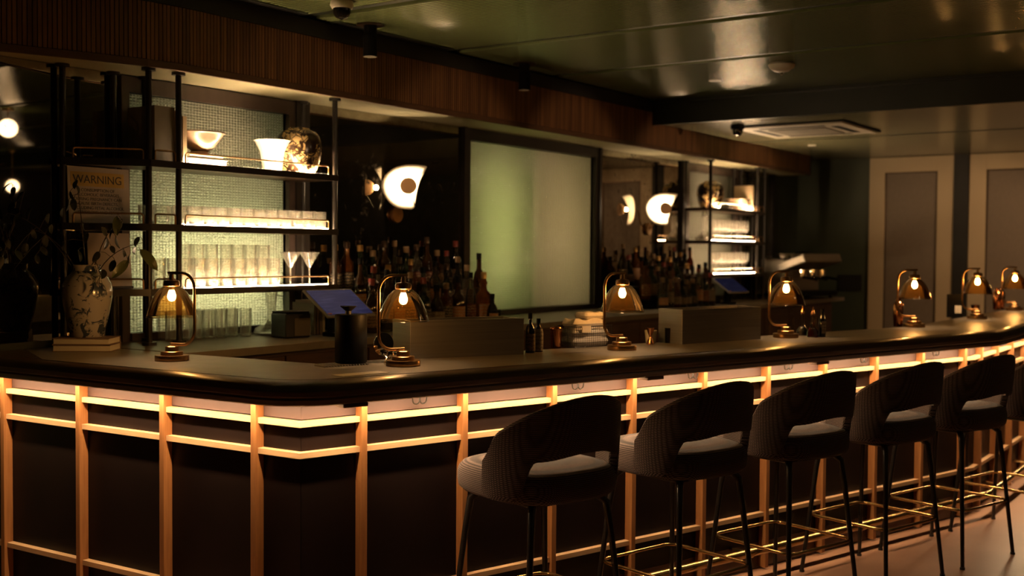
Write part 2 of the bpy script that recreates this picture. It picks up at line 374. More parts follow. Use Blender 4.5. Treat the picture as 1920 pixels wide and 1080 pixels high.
obj('ceiling_joint', G().bx(10.02, 10.035, -5.2, 4.33, CEIL2-.004, CEIL2-.0005), 'ceiling_batten', low)

# slatted valance with a rounded left end, soffit behind it
vpath = [(2.30, 4.69), (2.36, 4.665), (2.52, 4.64), (2.74, 4.565), (2.95, 4.488), (3.16, 4.418), (3.33, 4.368), (3.50, 4.345), (11.72, 4.345)]
def along(path, step):
    P_ = [Vector((x, y, 0)) for x, y in path]; out = []; carry = 0
    for a, b in zip(P_[:-1], P_[1:]):
        d = (b-a).length; u = (b-a)/d; n = Vector((u.y, -u.x, 0)); t = carry
        while t < d: out.append((a+u*t, u, n)); t += step
        carry = t-d
    return out
soff = thing('valance', 'long slatted walnut valance with rounded end above the back bar', 'valance')
poly = vpath + [(11.72, WALL_Y-.002), (2.30, WALL_Y-.001)]
inner = [(x, y+.012) for x, y in vpath[1:-1]] + [(11.708, 4.357), (11.708, WALL_Y-.002), (2.36, WALL_Y-.002)]
obj('soffit', G().prism(inner, SOFFIT, SOFFIT+.03), 'soffit_paint', soff)
g = G()
for p, u, n in along(vpath, .0205):
    if 2.42 < p.x < 11.71: g.obx(p + n*.004 + Vector((0, 0, (SOFFIT+.03+2.68)/2)), (u, n, (0, 0, 1)), (.0082, .0075, (2.68-SOFFIT-.03)/2))
obj('slats', g, 'valance_wood', soff, kind='stuff')
g = G()
for a, b in zip(vpath[:-1], vpath[1:]):
    a = Vector((*a, 0)); b = Vector((*b, 0)); u = (b-a); L = u.length; u /= L; n = Vector((u.y, -u.x, 0)); c = (a+b)/2
    g.obx(c - n*.006 + Vector((0, 0, (SOFFIT+CEIL)/2)), (u, n, (0, 0, 1)), (L/2, .004, (CEIL-SOFFIT)/2-.002))
obj('backing_board', g, 'valance_trim', soff)
for z0, z1, nm, mt in ((SOFFIT-.004, SOFFIT+.028, 'bottom_trim', 'valance_trim'), (2.682, CEIL-.002, 'shadow_slot', 'wall_dark')):  # upper dark strip stands for the shaded slot below the ceiling
    g = G()
    for a, b in zip(vpath[1:-1], vpath[2:]):
        a = Vector((*a, 0)); b = Vector((*b, 0)); u = (b-a); L = u.length; u /= L; n = Vector((u.y, -u.x, 0)); c = (a+b)/2
        g.obx(c + n*.006 + Vector((0, 0, (z0+z1)/2)), (u, n, (0, 0, 1)), (L/2+.002, .0095, (z1-z0)/2))
    obj(nm, g, mt, soff)
obj('end_board', G().bx(11.72, 11.735, 4.335, WALL_Y-.002, SOFFIT, CEIL2-.001), 'wall_dark', soff)

# ------------------------------------------------------------------ windows, mirrors and frames of the back wall
def window(n, x0, x1, frame):
    win = struct('window_%d' % n, G().bx(x0, x1, WALL_Y+.02, WALL_Y+.026, *WZ), 'reeded_glass')
    g = G(); t = .045
    g.bx(x0-t, x0, WALL_Y-.03, WALL_Y+.03, WZ[0]-t, WZ[1]+.075); g.bx(x1, x1+t, WALL_Y-.03, WALL_Y+.03, WZ[0]-t, WZ[1]+.075)
    g.bx(x0, x1, WALL_Y-.03, WALL_Y+.03, WZ[1], WZ[1]+.075); g.bx(x0, x1, WALL_Y-.045, WALL_Y+.03, WZ[0]-.036, WZ[0])
    obj('window_frame', g, frame, win)
    bz = G().bx(x0-.3, x1+.3, WALL_Y+.54, WALL_Y+.56, .9, 2.6)
    bz.bx(x0-.32, x0-.3, WALL_Y+.051, WALL_Y+.54, .9, 2.6).bx(x1+.3, x1+.32, WALL_Y+.051, WALL_Y+.54, .9, 2.6)
    bz.bx(x0-.3, x1+.3, WALL_Y+.051, WALL_Y+.56, 2.6, 2.62).bx(x0-.3, x1+.3, WALL_Y+.051, WALL_Y+.56, .88, .9)
    obj('light_box', bz, 'lightbox_white', win)
    return win
w1 = window(1, *W1, 'bronze_frame'); w2 = window(2, *W2, 'black_frame'); w3 = window(3, *W3, 'bronze_frame')
obj('backlight_divider', G().bx(7.03, 7.05, WALL_Y+.065, WALL_Y+.54, .9, 2.6), 'lightbox_white', w2)  # unseen, added to part the green backlight from the beige one
def area(name, loc, sx, sy, c, watt, direc, parent=None):
    l = bpy.data.lights.new(name, 'AREA'); l.shape = 'RECTANGLE'; l.size = sx; l.size_y = sy; l.color = c; l.energy = watt
    o = bpy.data.objects.new(name, l); COL.objects.link(o); o.location = loc
    o.rotation_euler = Vector(direc).to_track_quat('-Z', 'Y').to_euler(); o.parent = parent; return o
GREEN = (.84, .92, .42)
area('backlight', (4.05, WALL_Y+.27, 1.44), .75, .35, (1, .93, .56), 125., (0, -1, .05), w1)
area('backlight', (6.62, WALL_Y+.34, 1.70), .35, .8, (.92, .95, .36), 46., (0, -1, 0), w2)
area('backlight', (7.50, WALL_Y+.5, 1.70), .6, .9, (1, .70, .38), 62., (0, -1, 0), w2)
area('backlight', (10.0, WALL_Y+.5, 1.7), .8, .9, (1, .74, .42), 8., (0, -1, 0), w3)

def mirror(lab, x0, x1):
    o = obj('wall_mirror', G().bx(x0, x1, WALL_Y-.012, WALL_Y-.001, CTOP+.03, SOFFIT-.002), 'antique_mirror'); return tag(o, lab, 'mirror')
mirror('foxed antique wall mirror at the far left beside the warning sign', 2.35, 3.405)
mirror('foxed antique wall mirror behind the nearer crescent sconce', 4.655, 6.10)
mirror('foxed antique wall mirror behind the farther crescent sconce', 7.92, 9.365)
mirror('narrow wall mirror right of the far glass shelf', 10.64, 11.5)
g = G()
for x0, x1 in ((4.552, 4.60), (4.61, 4.653), (6.102, 6.134), (7.886, 7.918), (9.367, 9.41), (9.42, 9.468), (10.612, 10.638), (11.502, 11.56)):
    g.bx(x0, x1, WALL_Y-.04, WALL_Y-.0005, CTOP+.001, SOFFIT-.001)
struct('trim_1', g, 'black_frame')

# ------------------------------------------------------------------ end wall panels
for i, (y0, y1, lab) in enumerate(((3.007, 3.878, 'cream framed wall panel with grey insert, left of the dark end-wall strip'),
                                   (1.985, 2.855, 'cream framed wall panel with grey insert at the right edge of the picture'))):
    t = thing('wall_panel', lab, 'wall panel', (END_X-.002, (y0+y1)/2, .08)); h = (y1-y0)/2
    g = G().bx(-.03, 0, -h, -h+.165, 0, 2.505).bx(-.03, 0, h-.165, h, 0, 2.505).bx(-.03, 0, -h+.165, h-.165, 2.345, 2.505).bx(-.03, 0, -h+.165, h-.165, 0, .2)
    obj('frame', g, 'cream_paint', t, bevel=.003)
    obj('insert', G().bx(-.012, -.001, -h+.165, h-.165, .2, 2.345), 'grey_insert', t)
    g = G(); e = .012
    g.bx(-.026, -.0125, -h+.165, -h+.165+e, .2, 2.345).bx(-.026, -.0125, h-.165-e, h-.165, .2, 2.345).bx(-.026, -.0125, -h+.165, h-.165, 2.345-e, 2.345)
    obj('bead', g, 'dark_bronze', t)
struct('trim_2', G().bx(END_X-.05, END_X-.001, 2.858, 3.004, 0, CEIL2-.001), 'wall_dark')
o = obj('switch_panel', G().bx(END_X-.02, END_X-.001, 3.95, 4.20, 1.16, 1.33), 'black_plastic'); tag(o, 'black rectangular switch panel on the dark green end wall', 'switch panel')

# ------------------------------------------------------------------ bar geometry: panel line
C0 = Vector((2.86, 2.90, 0)); BEND = Vector((7.13, 1.635, 0)); LEFT = Vector((2.78, 4.66, 0)); FAR = Vector((11.0, 1.635, 0))
PATH = [LEFT, C0, BEND, FAR]
SEG = []
for a, b in zip(PATH[:-1], PATH[1:]):
    u = (b-a).normalized(); n = Vector((u.y, -u.x, 0)); SEG.append((a, b, u, n))
# the outward normal points to the guests' side
U = SEG[1][2]; NO = SEG[1][3]
if NO.y > 0: NO = -NO
def outn(u):
    n = Vector((u.y, -u.x, 0)); ref = Vector((-1, -1, 0)); return n if n.dot(ref) > 0 else -n
SEG = [(a, b, u, outn(u)) for a, b, u, n in SEG]
NO = SEG[1][3]
def bar(s, v, z=0): return C0 + U*s + NO*v + Vector((0, 0, z))
def off_pt(i, v):
    """mitred offset of path corner i by v (positive = outwards)"""
    if i == 0: return PATH[0] + SEG[0][3]*v
    if i == len(PATH)-1: return PATH[-1] + SEG[-1][3]*v
    n1, n2 = SEG[i-1][3], SEG[i][3]; m = (n1+n2).normalized(); return PATH[i] + m*(v/m.dot(n1))
def off_path(v, rr=None):
    pts = [off_pt(i, v) for i in range(len(PATH))]
    if not rr: return pts
    return fillet_loop(pts, rr, 10, closed=False)

# counter
ctr = thing('bar_counter', 'dark wood bar counter with rounded corner and grey stone top', 'bar counter')
prof = [(.105, CTOP), (.150, CTOP-.003), (.176, CTOP-.014), (.188, CTOP-.034), (.186, CTOP-.050), (.174, CTOP-.057), (.177, CTOP-.064), (.172, CBOT+.004), (.166, CBOT), (.06, CBOT)]
def sweep(prof_, rr=.22):
    g = G(); rows = []
    for v, z in prof_: rows.append([(p.x, p.y, z) for p in off_path(v, rr+v-.15)])
    n = len(rows[0]); vv = [p for r in rows for p in r]; ff = []
    for i in range(len(rows)-1):
        for k in range(n-1): ff.append((i*n+k, i*n+k+1, (i+1)*n+k+1, (i+1)*n+k))
    return g.add(vv, ff)
obj('nosing', sweep(prof), 'nosing_wood', ctr, smooth=True)
def slab(vout, vin, z0, z1, rr):
    o_ = off_path(vout, rr); i_ = off_path(vin); n = len(o_); g = G()
    per = (n-2)//2
    def inner_for(k): return i_[0] if k == 0 else (i_[-1] if k == n-1 else i_[1+(k-1)//per])
    vv = []; ff = []
    for z in (z0, z1): vv += [(p.x, p.y, z) for p in o_] + [(inner_for(k).x, inner_for(k).y, z) for k in range(n)]
    for k in range(n-1):
        ff.append((2*n+k, 2*n+k+1, 3*n+k+1, 3*n+k)); ff.append((k, n+k, n+k+1, k+1)); ff.append((n+k, 3*n+k, 3*n+k+1, n+k+1)); ff.append((k, k+1, 2*n+k+1, 2*n+k))
    ff.append((0, 2*n, 3*n, n)); ff.append((n-1, 2*n-1, 4*n-1, 3*n-1))
    return g.add(vv, ff)
obj('core', slab(.106, -.39, CBOT+.001, CTOP-.0006, .175), 'nosing_wood', ctr)
# stone inlay of the top: stops short at the left end with a slanted edge
o_ = [p for p in off_path(.112, .18)]; i_ = off_path(-.385)
o_ = [Vector((2.668, 4.16, 0))] + o_[1:]
poly = [(p.x, p.y) for p in o_] + [(p.x, p.y) for p in reversed(i_[1:])] + [(i_[1].x+(i_[0].x-i_[1].x)*.0 + 0, 3.955)] + [(3.165, 4.655), (2.87, 4.655), (2.84, 4.56)]
poly = [(p.x, p.y) for p in o_] + [(i_[3].x, i_[3].y), (i_[2].x, i_[2].y), (i_[1].x, i_[1].y), (3.172, 3.96), (3.165, 4.655), (2.90, 4.655)]
obj('stone_top', G().prism(poly, CTOP-.0004, CTOP+.0006), 'counter_stone', ctr)
for sx in (.13, 1.62, 2.80):
    c = bar(sx, .13, CBOT-.008); obj('socket_box', G().obx(c, (U, NO, (0, 0, 1)), (.05, .03, .0075)), 'nosing_wood', ctr, bevel=.004)

# bar front: panels, posts, rails, led strip, coat hooks
bf = thing('panelled_bar', 'dark panelled bar with light oak posts and glowing rails', 'bar')
LEFT_POSTS = [(LEFT.y-y)/1 for y in (4.58, 4.075, 3.575, 3.092)]
posts = []
for y in (4.58, 4.075, 3.575, 3.092): posts.append((0, (Vector((0, 0, 0)) + (LEFT + SEG[0][2]*((LEFT.y-y)/-SEG[0][2].y)))))
FRONT_S = [.235, .69, 1.148, 1.61, 2.07, 2.53, 2.985, 3.44, 3.888, 4.335]
for s_ in FRONT_S: posts.append((1, C0+U*s_))
for x in (7.27, 7.70, 8.15, 8.60, 9.05, 9.5, 9.95, 10.4, 10.85): posts.append((2, Vector((x, 1.635, 0))))
PW, PD, RD = .0125, .042, .030
bymesh = {}
for i, p in posts:
    n, u = SEG[i][3], SEG[i][2]
    if i not in bymesh: bymesh[i] = G().obx(n*(PD/2)+Vector((0, 0, CBOT/2+.004)), (u, n, (0, 0, 1)), (PW, PD/2, CBOT/2-.006)).mesh('post')
    o = obj('post', bymesh[i], 'oak', bf, bevel=.0015); o.location = p
RAILS = (.95, .84, .284)
def bay(i, a, b, corner_a=False, corner_b=False):
    """panel and three rails between two points of the panel line on segment i"""
    n, u = SEG[i][3], SEG[i][2]; L = (b-a).length; c = (a+b)/2
    obj('panel', G().obx(c - n*.012 + Vector((0, 0, (.13+.9505)/2)), (u, n, (0, 0, 1)), (L/2-.0015, .0119, (.9505-.13)/2-.001)), 'bar_panel', bf)
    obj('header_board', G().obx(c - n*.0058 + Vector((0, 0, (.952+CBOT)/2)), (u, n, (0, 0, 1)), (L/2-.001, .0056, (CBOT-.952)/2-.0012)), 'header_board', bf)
    obj('kick_board', G().obx(c - n*.012 + Vector((0, 0, .065)), (u, n, (0, 0, 1)), (L/2-.0015, .0115, .0645)), 'kick_board', bf)
    for z in RAILS:
        # mitred rail ends at the corners
        poly = []
        for p, cor, sg in ((a, corner_a, -1), (b, corner_b, 1)):
            if cor: q = off_pt(cor, RD); poly.append((p, q))
            else: e = p - u*sg*PW; poly.append((e, e + n*RD))
        pl = [(poly[0][0].x, poly[0][0].y), (poly[0][1].x, poly[0][1].y), (poly[1][1].x, poly[1][1].y), (poly[1][0].x, poly[1][0].y)]
        obj('rail', G().prism(pl, z-.020, z), 'oak_rail_lit', bf)
def bays(i, pts, ca, cb):
    for k in range(len(pts)-1): bay(i, pts[k], pts[k+1], ca if (ca and k == 0) else False, cb if (cb and k == len(pts)-2) else False)
p0 = [LEFT] + [p for i, p in posts if i == 0] + [C0]; bays(0, p0, False, 1)
p1 = [C0] + [p for i, p in posts if i == 1] + [BEND]; bays(1, p1, 1, 2)
p2 = [BEND] + [p for i, p in posts if i == 2] + [FAR]; bays(2, p2, 2, False)
# led strip tucked under the overhang
g = G()
o1 = off_path(.082); o2 = off_path(.094)
for k in range(3):
    a, b, c, d = o1[k], o1[k+1], o2[k+1], o2[k]
    g.add([(q.x, q.y, CBOT-.004) for q in (a, b, c, d)], [(0, 1, 2, 3)])
obj('led_strip', g, 'led_bar', bf)
for s_ in (.484, 1.285, 1.996, 2.693, 3.333, 4.03):
    h = obj('coat_hook', G(), 'black_metal', bf)
    g = G(); t = []
    for sg in (-1, 1):
        pts = [(sg*.001, 0, -.002), (sg*.001, 0, -.030)] + [(sg*(.016-.015*math.cos(q)), 0, -.030-.015*math.sin(q)) for q in [PI*k/8 for k in range(1, 9)]] + [(sg*.033, 0, -.018)]
        g.tube([U*p[0]+Vector((0, 0, p[2])) for p in pts], .0032, 6)
    g.obx((0, 0, -.002), (U, NO, (0, 0, 1)), (.012, .008, .002))
    me = g.mesh('coat_hook', True); me.materials.append(MATS['black_metal']); h.data = me; h.location = bar(s_, .03, CBOT)
# inner carcass of the bar
g = G(); ib = off_path(-.026); ic = off_path(-.33)
for k in range(3):
    a, b, c, d = ib[k], ib[k+1], ic[k+1], ic[k]
    g.prism([(q.x, q.y) for q in (a, b, c, d)], .02, CBOT-.001)
obj('carcass', g, 'wall_dark', bf)

# brass foot rail
fr = thing('foot_rail', 'brass foot rail running along the base of the bar', 'foot rail')
pts = [bar(.3, .115, .132)] + [bar(s_, .115, .132) for s_ in (1, 2, 3, 4)] + [Vector((7.145, 1.52, .132)), Vector((8, 1.52, .132)), Vector((10.8, 1.52, .132))]
obj('rail_tube', G().tube(fillet_loop(pts[:1]+[pts[5]]+pts[-1:], .25, 6, closed=False), .021, 14), 'brass', fr, smooth=True)
for s_ in (.47, 1.38, 2.30, 3.21, 4.11):
    g = G().tube([bar(s_, .001, .132), bar(s_, .095, .132)], .009, 8); obj('bracket', g, 'brass', fr, smooth=True)
    n = G().tube([bar(s_-.018, .115, .132), bar(s_+.018, .115, .132)], .0245, 14); obj('collar', n, 'brass', fr, smooth=True)
for x in (7.5, 8.4, 9.3, 10.2):
    obj('bracket', G().tube([(x, 1.634, .132), (x, 1.54, .132)], .009, 8), 'brass', fr, smooth=True)

# ------------------------------------------------------------------ back counter
bc = thing('back_counter', 'long brown back-bar cabinet with grey stone top under the shelves', 'counter')
obj('stone_top', G().bx(3.208, 11.74, 3.955, WALL_Y-.014, CTOP-.035, CTOP), 'counter_stone', bc)
obj('body', G().bx(3.25, 11.55, 4.03, WALL_Y-.014, .1, CTOP-.0355), 'cabinet_wood', bc)
obj('plinth', G().bx(3.25, 11.55, 4.08, WALL_Y-.014, .0, .0995), 'wall_dark', bc)
for k in range(14):
    x = 3.27+k*.59; d = obj('door', G().bx(x, x+.58, 4.012, 4.0295, .13, CTOP-.06), 'cabinet_wood', bc, bevel=.002)
    obj('handle', G().tube([(x+.05, 4.0115, .80), (x+.05, 3.99, .80), (x+.05, 3.99, .95), (x+.05, 4.0115, .95)], .005, 6), 'brass', d)

# ------------------------------------------------------------------ glass shelf units
SHZ = (1.365, 1.668, 1.965)
def shelf_unit(mir, lab):
    fx = (lambda x: 2*SYM-x) if mir else (lambda x: x)
    t = thing('shelf_unit', lab, 'shelf', (fx(3.37), 4.405, CTOP)); base = Vector((fx(3.37), 4.405, CTOP))
    def L(x, y, z): return Vector((fx(x), y, z)) - base
    PO = [('F1', 3.37, 4.405), ('F2', 3.54, 4.405), ('F3', 4.60, 4.405), ('R1', 3.36, 4.655), ('R2', 3.54, 4.655), ('R3', 4.60, 4.655), ('G1', 3.085, 4.645)]
    pm = G().cyl(0, 0, 0, SOFFIT-CTOP-.001, .0145, 14).mesh('post', True); fm = G().cyl(0, 0, -.014, 0, .032, 16).mesh('flange', True)
    for nm, x, y in PO:
        o = obj('post', pm, 'black_metal', t); o.location = L(x, y, CTOP)
        f = obj('flange', fm, 'black_metal', o); f.location = (0, 0, SOFFIT-CTOP-.0005)
        f = obj('flange', fm, 'black_metal', o); f.location = (0, 0, .0145)
    for z in SHZ:
        pl = [L(*p, 0)[:2] for p in ((3.37, 4.392), (4.612, 4.392), (4.612, 4.672), (3.07, 4.672), (3.07, 4.635))]
        sh = obj('shelf', G().prism(pl, z-.028-CTOP, z-CTOP), 'dark_bronze', t)
        obj('front_edge', G().obx((L(3.37, 4.39, z-.014)+L(4.612, 4.39, z-.014))/2, ((1, 0, 0), (0, 1, 0), (0, 0, 1)), (.621, .003, .016)), 'black_metal', sh)
        a, b = L(3.37, 4.39, z-.014), L(3.07, 4.632, z-.014); u = (b-a).normalized(); n = Vector((u.y, -u.x, 0))
        obj('end_edge', G().obx((a+b)/2, (u, n, (0, 0, 1)), ((b-a).length/2, .003, .016)), 'black_metal', sh)
        for a, b in ((L(3.575, 4.398, z), L(4.545, 4.398, z)), (L(3.40, 4.398, z), L(3.515, 4.398, z)), (L(3.35, 4.42, z), L(3.115, 4.612, z))):
            h = Vector((0, 0, .048)); pts = [a, a+h, b+h, b]
            obj('guard_rail', G().tube(fillet_loop(pts, .012, 4, closed=False), .0042, 8), 'aged_brass', sh, smooth=True)
        a, b = L(3.58, 4.408, z+.002), L(4.56, 4.408, z+.002)
        x0, x1 = min(a.x, b.x), max(a.x, b.x)
        obj('led_strip', G().bx(x0, x1, a.y, a.y+.009, z+.0005-CTOP, z+.004-CTOP), 'led_shelf', sh)
    return t
shelf_unit(False, 'black metal shelf unit with brass guard rails in front of the nearest lit window')
shelf_unit(True, 'black metal shelf unit with brass guard rails at the far end of the back bar')

# ------------------------------------------------------------------ glassware meshes
def glass_mesh(nm, prof, seg=20):
    me = G().lathe(prof, (0, 0, 0), seg).mesh(nm, True); me.materials.append(MATS['bar_glass']); me.materials.append(MATS['glass_glint'])
    top = max(z for r, z in prof)
    for p in me.polygons:
        if p.center.z < .017 or p.center.z > top-.002: p.material_index = 1   # foot and rim, whitened to imitate light caught in thick glass
    return me
TUM = glass_mesh('tumbler', [(.0001, .004), (.033, .004), (.034, .0), (.037, .010), (.0385, .05), (.040, .096), (.0375, .096), (.036, .02), (.0001, .014)])
HIGH = glass_mesh('highball', [(.0001, .0), (.028, .0), (.030, .004), (.033, .145), (.031, .145), (.028, .012), (.0001, .010)])
COLL = glass_mesh('collins', [(.0001, .0), (.029, .0), (.031, .006), (.034, .215), (.032, .215), (.029, .016), (.0001, .013)])
MART = glass_mesh('martini', [(.0001, .001), (.036, .001), (.037, .003), (.006, .008), (.004, .02), (.004, .085), (.007, .093), (.058, .178), (.057, .178), (.004, .097), (.0001, .096)])
WINE = glass_mesh('wine', [(.0001, .001), (.032, .001), (.033, .003), (.005, .008), (.0038, .02), (.0038, .085), (.012, .092), (.032, .115), (.037, .15), (.032, .20), (.031, .20), (.035, .15), (.030, .117), (.0001, .096)])
DEC = glass_mesh('decanter', [(.0001, .0), (.07, .0), (.092, .012), (.088, .03), (.05, .055), (.026, .085), (.022, .12), (.030, .20), (.036, .235), (.034, .235), (.020, .12), (.024, .085), (.085, .02), (.0001, .01)], 28)
def glass(nm, mesh, loc, lab, cat, grp):
    o = obj(nm, mesh, 'bar_glass'); o.location = loc; return tag(o, lab, cat, grp)
def row(nm, mesh, xs, y, z, what, where, cat, grp):
    for k, x in enumerate(xs): glass(nm, mesh, (x + random.uniform(-.004, .004), y + random.uniform(-.006, .006), z), '%s, %s from the left in %s' % (what, ORD[k], where), cat, grp)
lin = lambda a, b, n: [a+(b-a)*k/(n-1) for k in range(n)]
row('tumbler', TUM, lin(3.60, 4.53, 12), 4.46, SHZ[1], 'clear tumbler', 'the front row on the nearest middle shelf', 'glass', 'tumblers on the nearest middle shelf')
row('tumbler', TUM, lin(3.48, 4.53, 12), 4.57, SHZ[1], 'clear tumbler', 'the back row on the nearest middle shelf', 'glass', 'tumblers on the nearest middle shelf')
row('highball_glass', HIGH, lin(3.46, 4.20, 10), 4.455, SHZ[0], 'short straight highball', 'the front row of the nearest bottom shelf', 'glass', 'highballs on the nearest bottom shelf')
row('collins_glass', COLL, lin(3.70, 4.22, 7), 4.56, SHZ[0], 'tall straight glass', 'the back row of the nearest bottom shelf', 'glass', 'tall glasses on the nearest bottom shelf')
row('martini_glass', MART, [4.335, 4.47], 4.47, SHZ[0], 'wide martini glass', 'the pair right of the highballs', 'glass', 'martini glasses')
row('pint_glass', HIGH, lin(3.60, 4.06, 7), 4.53, CTOP, 'clear straight glass', 'the row standing on the back counter', 'glass', 'glasses on the back counter')
row('pint_glass', HIGH, lin(3.62, 4.04, 6), 4.62, CTOP, 'clear straight glass', 'the rear row on the back counter', 'glass', 'glasses on the back counter')
row('wine_glass', WINE, lin(9.72, 10.42, 10), 4.50, SHZ[1], 'stemmed wine glass', 'the far middle shelf', 'glass', 'wine glasses on the far middle shelf')
row('wine_glass', WINE, lin(9.70, 10.42, 10), 4.50, SHZ[0], 'stemmed wine glass', 'the far bottom shelf', 'glass', 'wine glasses on the far bottom shelf')
t = thing('glass_jug', 'clear glass jug with handle left of the black printer on back counter', 'jug', (4.22, 4.50, CTOP))
obj('body', DEC, 'clear_glass', t); obj('handle', G().tube([(.03, 0, .21), (.075, -.01, .20), (.085, -.01, .13), (.05, 0, .075)], .005, 8), 'clear_glass', t, smooth=True)
t = thing('decanter', 'wide based glass decanter on the far middle shelf', 'decanter', (9.55, 4.52, SHZ[1]))
obj('body', DEC, 'clear_glass', t); obj('stopper', G().sphere((0, 0, .25), .026), 'clear_glass', t, smooth=True)

# things on the top shelves
def floral_vase(x, z, lab):
    t = thing('floral_vase', lab, 'vase', (x, 4.50, z))
    pr = [(.0001, .0), (.078, .0), (.088, .01), (.108, .05), (.122, .11), (.122, .17), (.112, .205), (.092, .228), (.060, .240), (.056, .248), (.050, .248), (.05, .236), (.0001, .23)]
    obj('body', G().lathe(pr, seg=32), 'gold_floral', t, smooth=True); return t
floral_vase(4.42, SHZ[2], 'dark rounded vase with gold flowers on the nearest top shelf')
floral_vase(2*SYM-4.40, SHZ[2], 'dark rounded vase with gold flowers on the far top shelf')
def white_vase(x, y, z, lab):
    t = thing('white_vase', lab, 'vase', (x, y, z)); g = G(); seg = 48; prs = [(.045, 0), (.05, .012), (.054, .06), (.062, .11), (.078, .150), (.095, .166), (.090, .166), (.058, .10), (.046, .02)]
    v = []; f = []
    for r, h in prs:
        for k in range(seg): q = 2*PI*k/seg; rr = r*(1+(.035*math.cos(16*q) if .01 < h else 0)); v.append((rr*math.cos(q), rr*math.sin(q), h))
    for i in range(len(prs)-1):
        for k in range(seg): f.append((i*seg+k, i*seg+(k+1) % seg, (i+1)*seg+(k+1) % seg, (i+1)*seg+k))
    f.append(tuple(range(seg))); f.append(tuple(range((len(prs)-1)*seg, len(prs)*seg)))
    obj('body', g.add(v, f), 'white_ceramic', t, smooth=True); return t
white_vase(4.225, 4.50, SHZ[2], 'white fluted flaring vase beside the dark floral vase')
def bowl(x, z, lab):
    t = thing('ribbed_bowl', lab, 'bowl', (x, 4.50, z))
    obj('body', G().lathe([(.0001, 0), (.045, 0), (.047, .012), (.040, .016), (.07, .038), (.10, .075), (.118, .105), (.122, .108), (.115, .106), (.095, .072), (.06, .035), (.0001, .02)], seg=36), 'cream_ceramic', t, smooth=True)
    obj('rim_band', G().lathe([(.1165, .098), (.124, .104), (.124, .110), (.117, .109)], seg=36), 'cream_ceramic', t, smooth=True)
def box_book(nm, x0, x1, y0, y1, z0, z1, cover, lab, spine='y', cat='book', grp=None, rz=0):
    cx, cy = (x0+x1)/2, (y0+y1)/2; t = thing(nm, lab, cat, (cx, cy, z0), rz, grp); hx, hy, h = (x1-x0)/2, (y1-y0)/2, z1-z0; th = .003
    if spine == 'flat':
        obj('cover', G().bx(-hx, hx, -hy, hy, 0, th).bx(-hx, hx, -hy, hy, h-th, h).bx(-hx, hx, hy-th, hy, th, h-th), cover, t)
        obj('pages', G().bx(-hx+.004, hx-.004, -hy+.004, hy-th, th, h-th), 'paper', t)
    else:
        obj('cover', G().bx(-hx, -hx+th, -hy, hy, 0, h).bx(hx-th, hx, -hy, hy, 0, h).bx(-hx+th, hx-th, -hy, -hy+th, 0, h), cover, t)
        obj('pages', G().bx(-hx+th, hx-th, -hy+th, hy-.004, .004, h-.004), 'paper', t)
    return t
z = SHZ[2]
box_book('box_file', 3.43, 3.545, 4.44, 4.64, z, z+.262, 'book_grey', 'grey brown upright box file at the left end of the nearest top shelf', cat='box')
box_book('book', 3.549, 3.578, 4.43, 4.63, z, z+.250, 'book_cover', 'upright tan book right beside the grey box file')
box_book('book', 3.582, 3.605, 4.425, 4.62, z, z+.225, 'book_cover', 'second upright tan book, nearest to the ribbed bowl')
box_book('book', 3.625, 3.86, 4.43, 4.62, z, z+.030, 'paper', 'white lying book, lower of two under the near ribbed bowl', 'flat')
box_book('book', 3.63, 3.845, 4.435, 4.62, z+.0305, z+.056, 'paper', 'white lying book directly under the near ribbed bowl', 'flat')
bowl(3.745, z+.0565, 'cream ribbed bowl on two white books, nearest top shelf')
box_book('book', 10.28, 10.50, 4.43, 4.62, z, z+.035, 'paper', 'white lying book under the far ribbed bowl', 'flat')
bowl(10.24, z+.0005, 'cream ribbed bowl on the far top shelf')
MATS_ = None
box_book('book', 10.44, 10.475, 4.44, 4.63, z+.0355, z+.25, 'book_cover', 'upright tan book at the right end of the far top shelf')

# warning sign and menu board
def text_part(body, size, loc, mat, parent, align='CENTER', rot=(PI/2, 0, 0)):
    c = bpy.data.curves.new('lettering', 'FONT'); c.body = body; c.size = size; c.align_x = align; c.extrude = .0004
    o = bpy.data.objects.new('lettering', c); COL.objects.link(o); bpy.context.view_layer.update()
    m = bpy.data.meshes.new_from_object(o.evaluated_get(bpy.context.evaluated_depsgraph_get())); bpy.data.objects.remove(o); bpy.data.curves.remove(c)
    m.materials.clear(); m.materials.append(MATS[mat]); n = bpy.data.objects.new('lettering', m); COL.objects.link(n); n.parent = parent; n.location = loc; n.rotation_euler = rot; return n
sg = thing('warning_sign', 'white and yellow printed WARNING sign leaning on the left of shelf', 'sign', (3.262, 4.617, SHZ[1]+.0005)); sg.rotation_euler = (rad(-3), 0, 0)
obj('board', G().bx(-.165, .165, 0, .004, 0, .262), 'sign_paper', sg)
obj('yellow_band', G().bx(-.15, .135, -.0012, -.0002, .172, .238), 'sign_yellow', sg)
text_part('WARNING', .054, (-.008, -.0016, .187), 'print_ink', sg)
for k, l in enumerate(('CONSUMPTION OF', 'ALCOHOLIC BEVERAGES', 'DURING PREGNANCY CAN', 'CAUSE BIRTH DEFECTS,', 'INCLUDING FETAL ALCOHOL', 'SYNDROME AND FETAL')):
    text_part(l, .0205, (-.008, -.0006, .148-.0205*k), 'print_ink', sg)
mb = thing('menu_board', 'plain pinkish menu board leaning behind the blue patterned vase', 'menu board', (3.290, 4.575, SHZ[0]+.0005)); mb.rotation_euler = (rad(-6), 0, rad(-4))
obj('board', G().bx(-.11, .11, 0, .006, 0, .262), 'sign_paper', mb); obj('clip', G().bx(-.112, .114, -.004, .0, 0, .012), 'black_metal', mb)

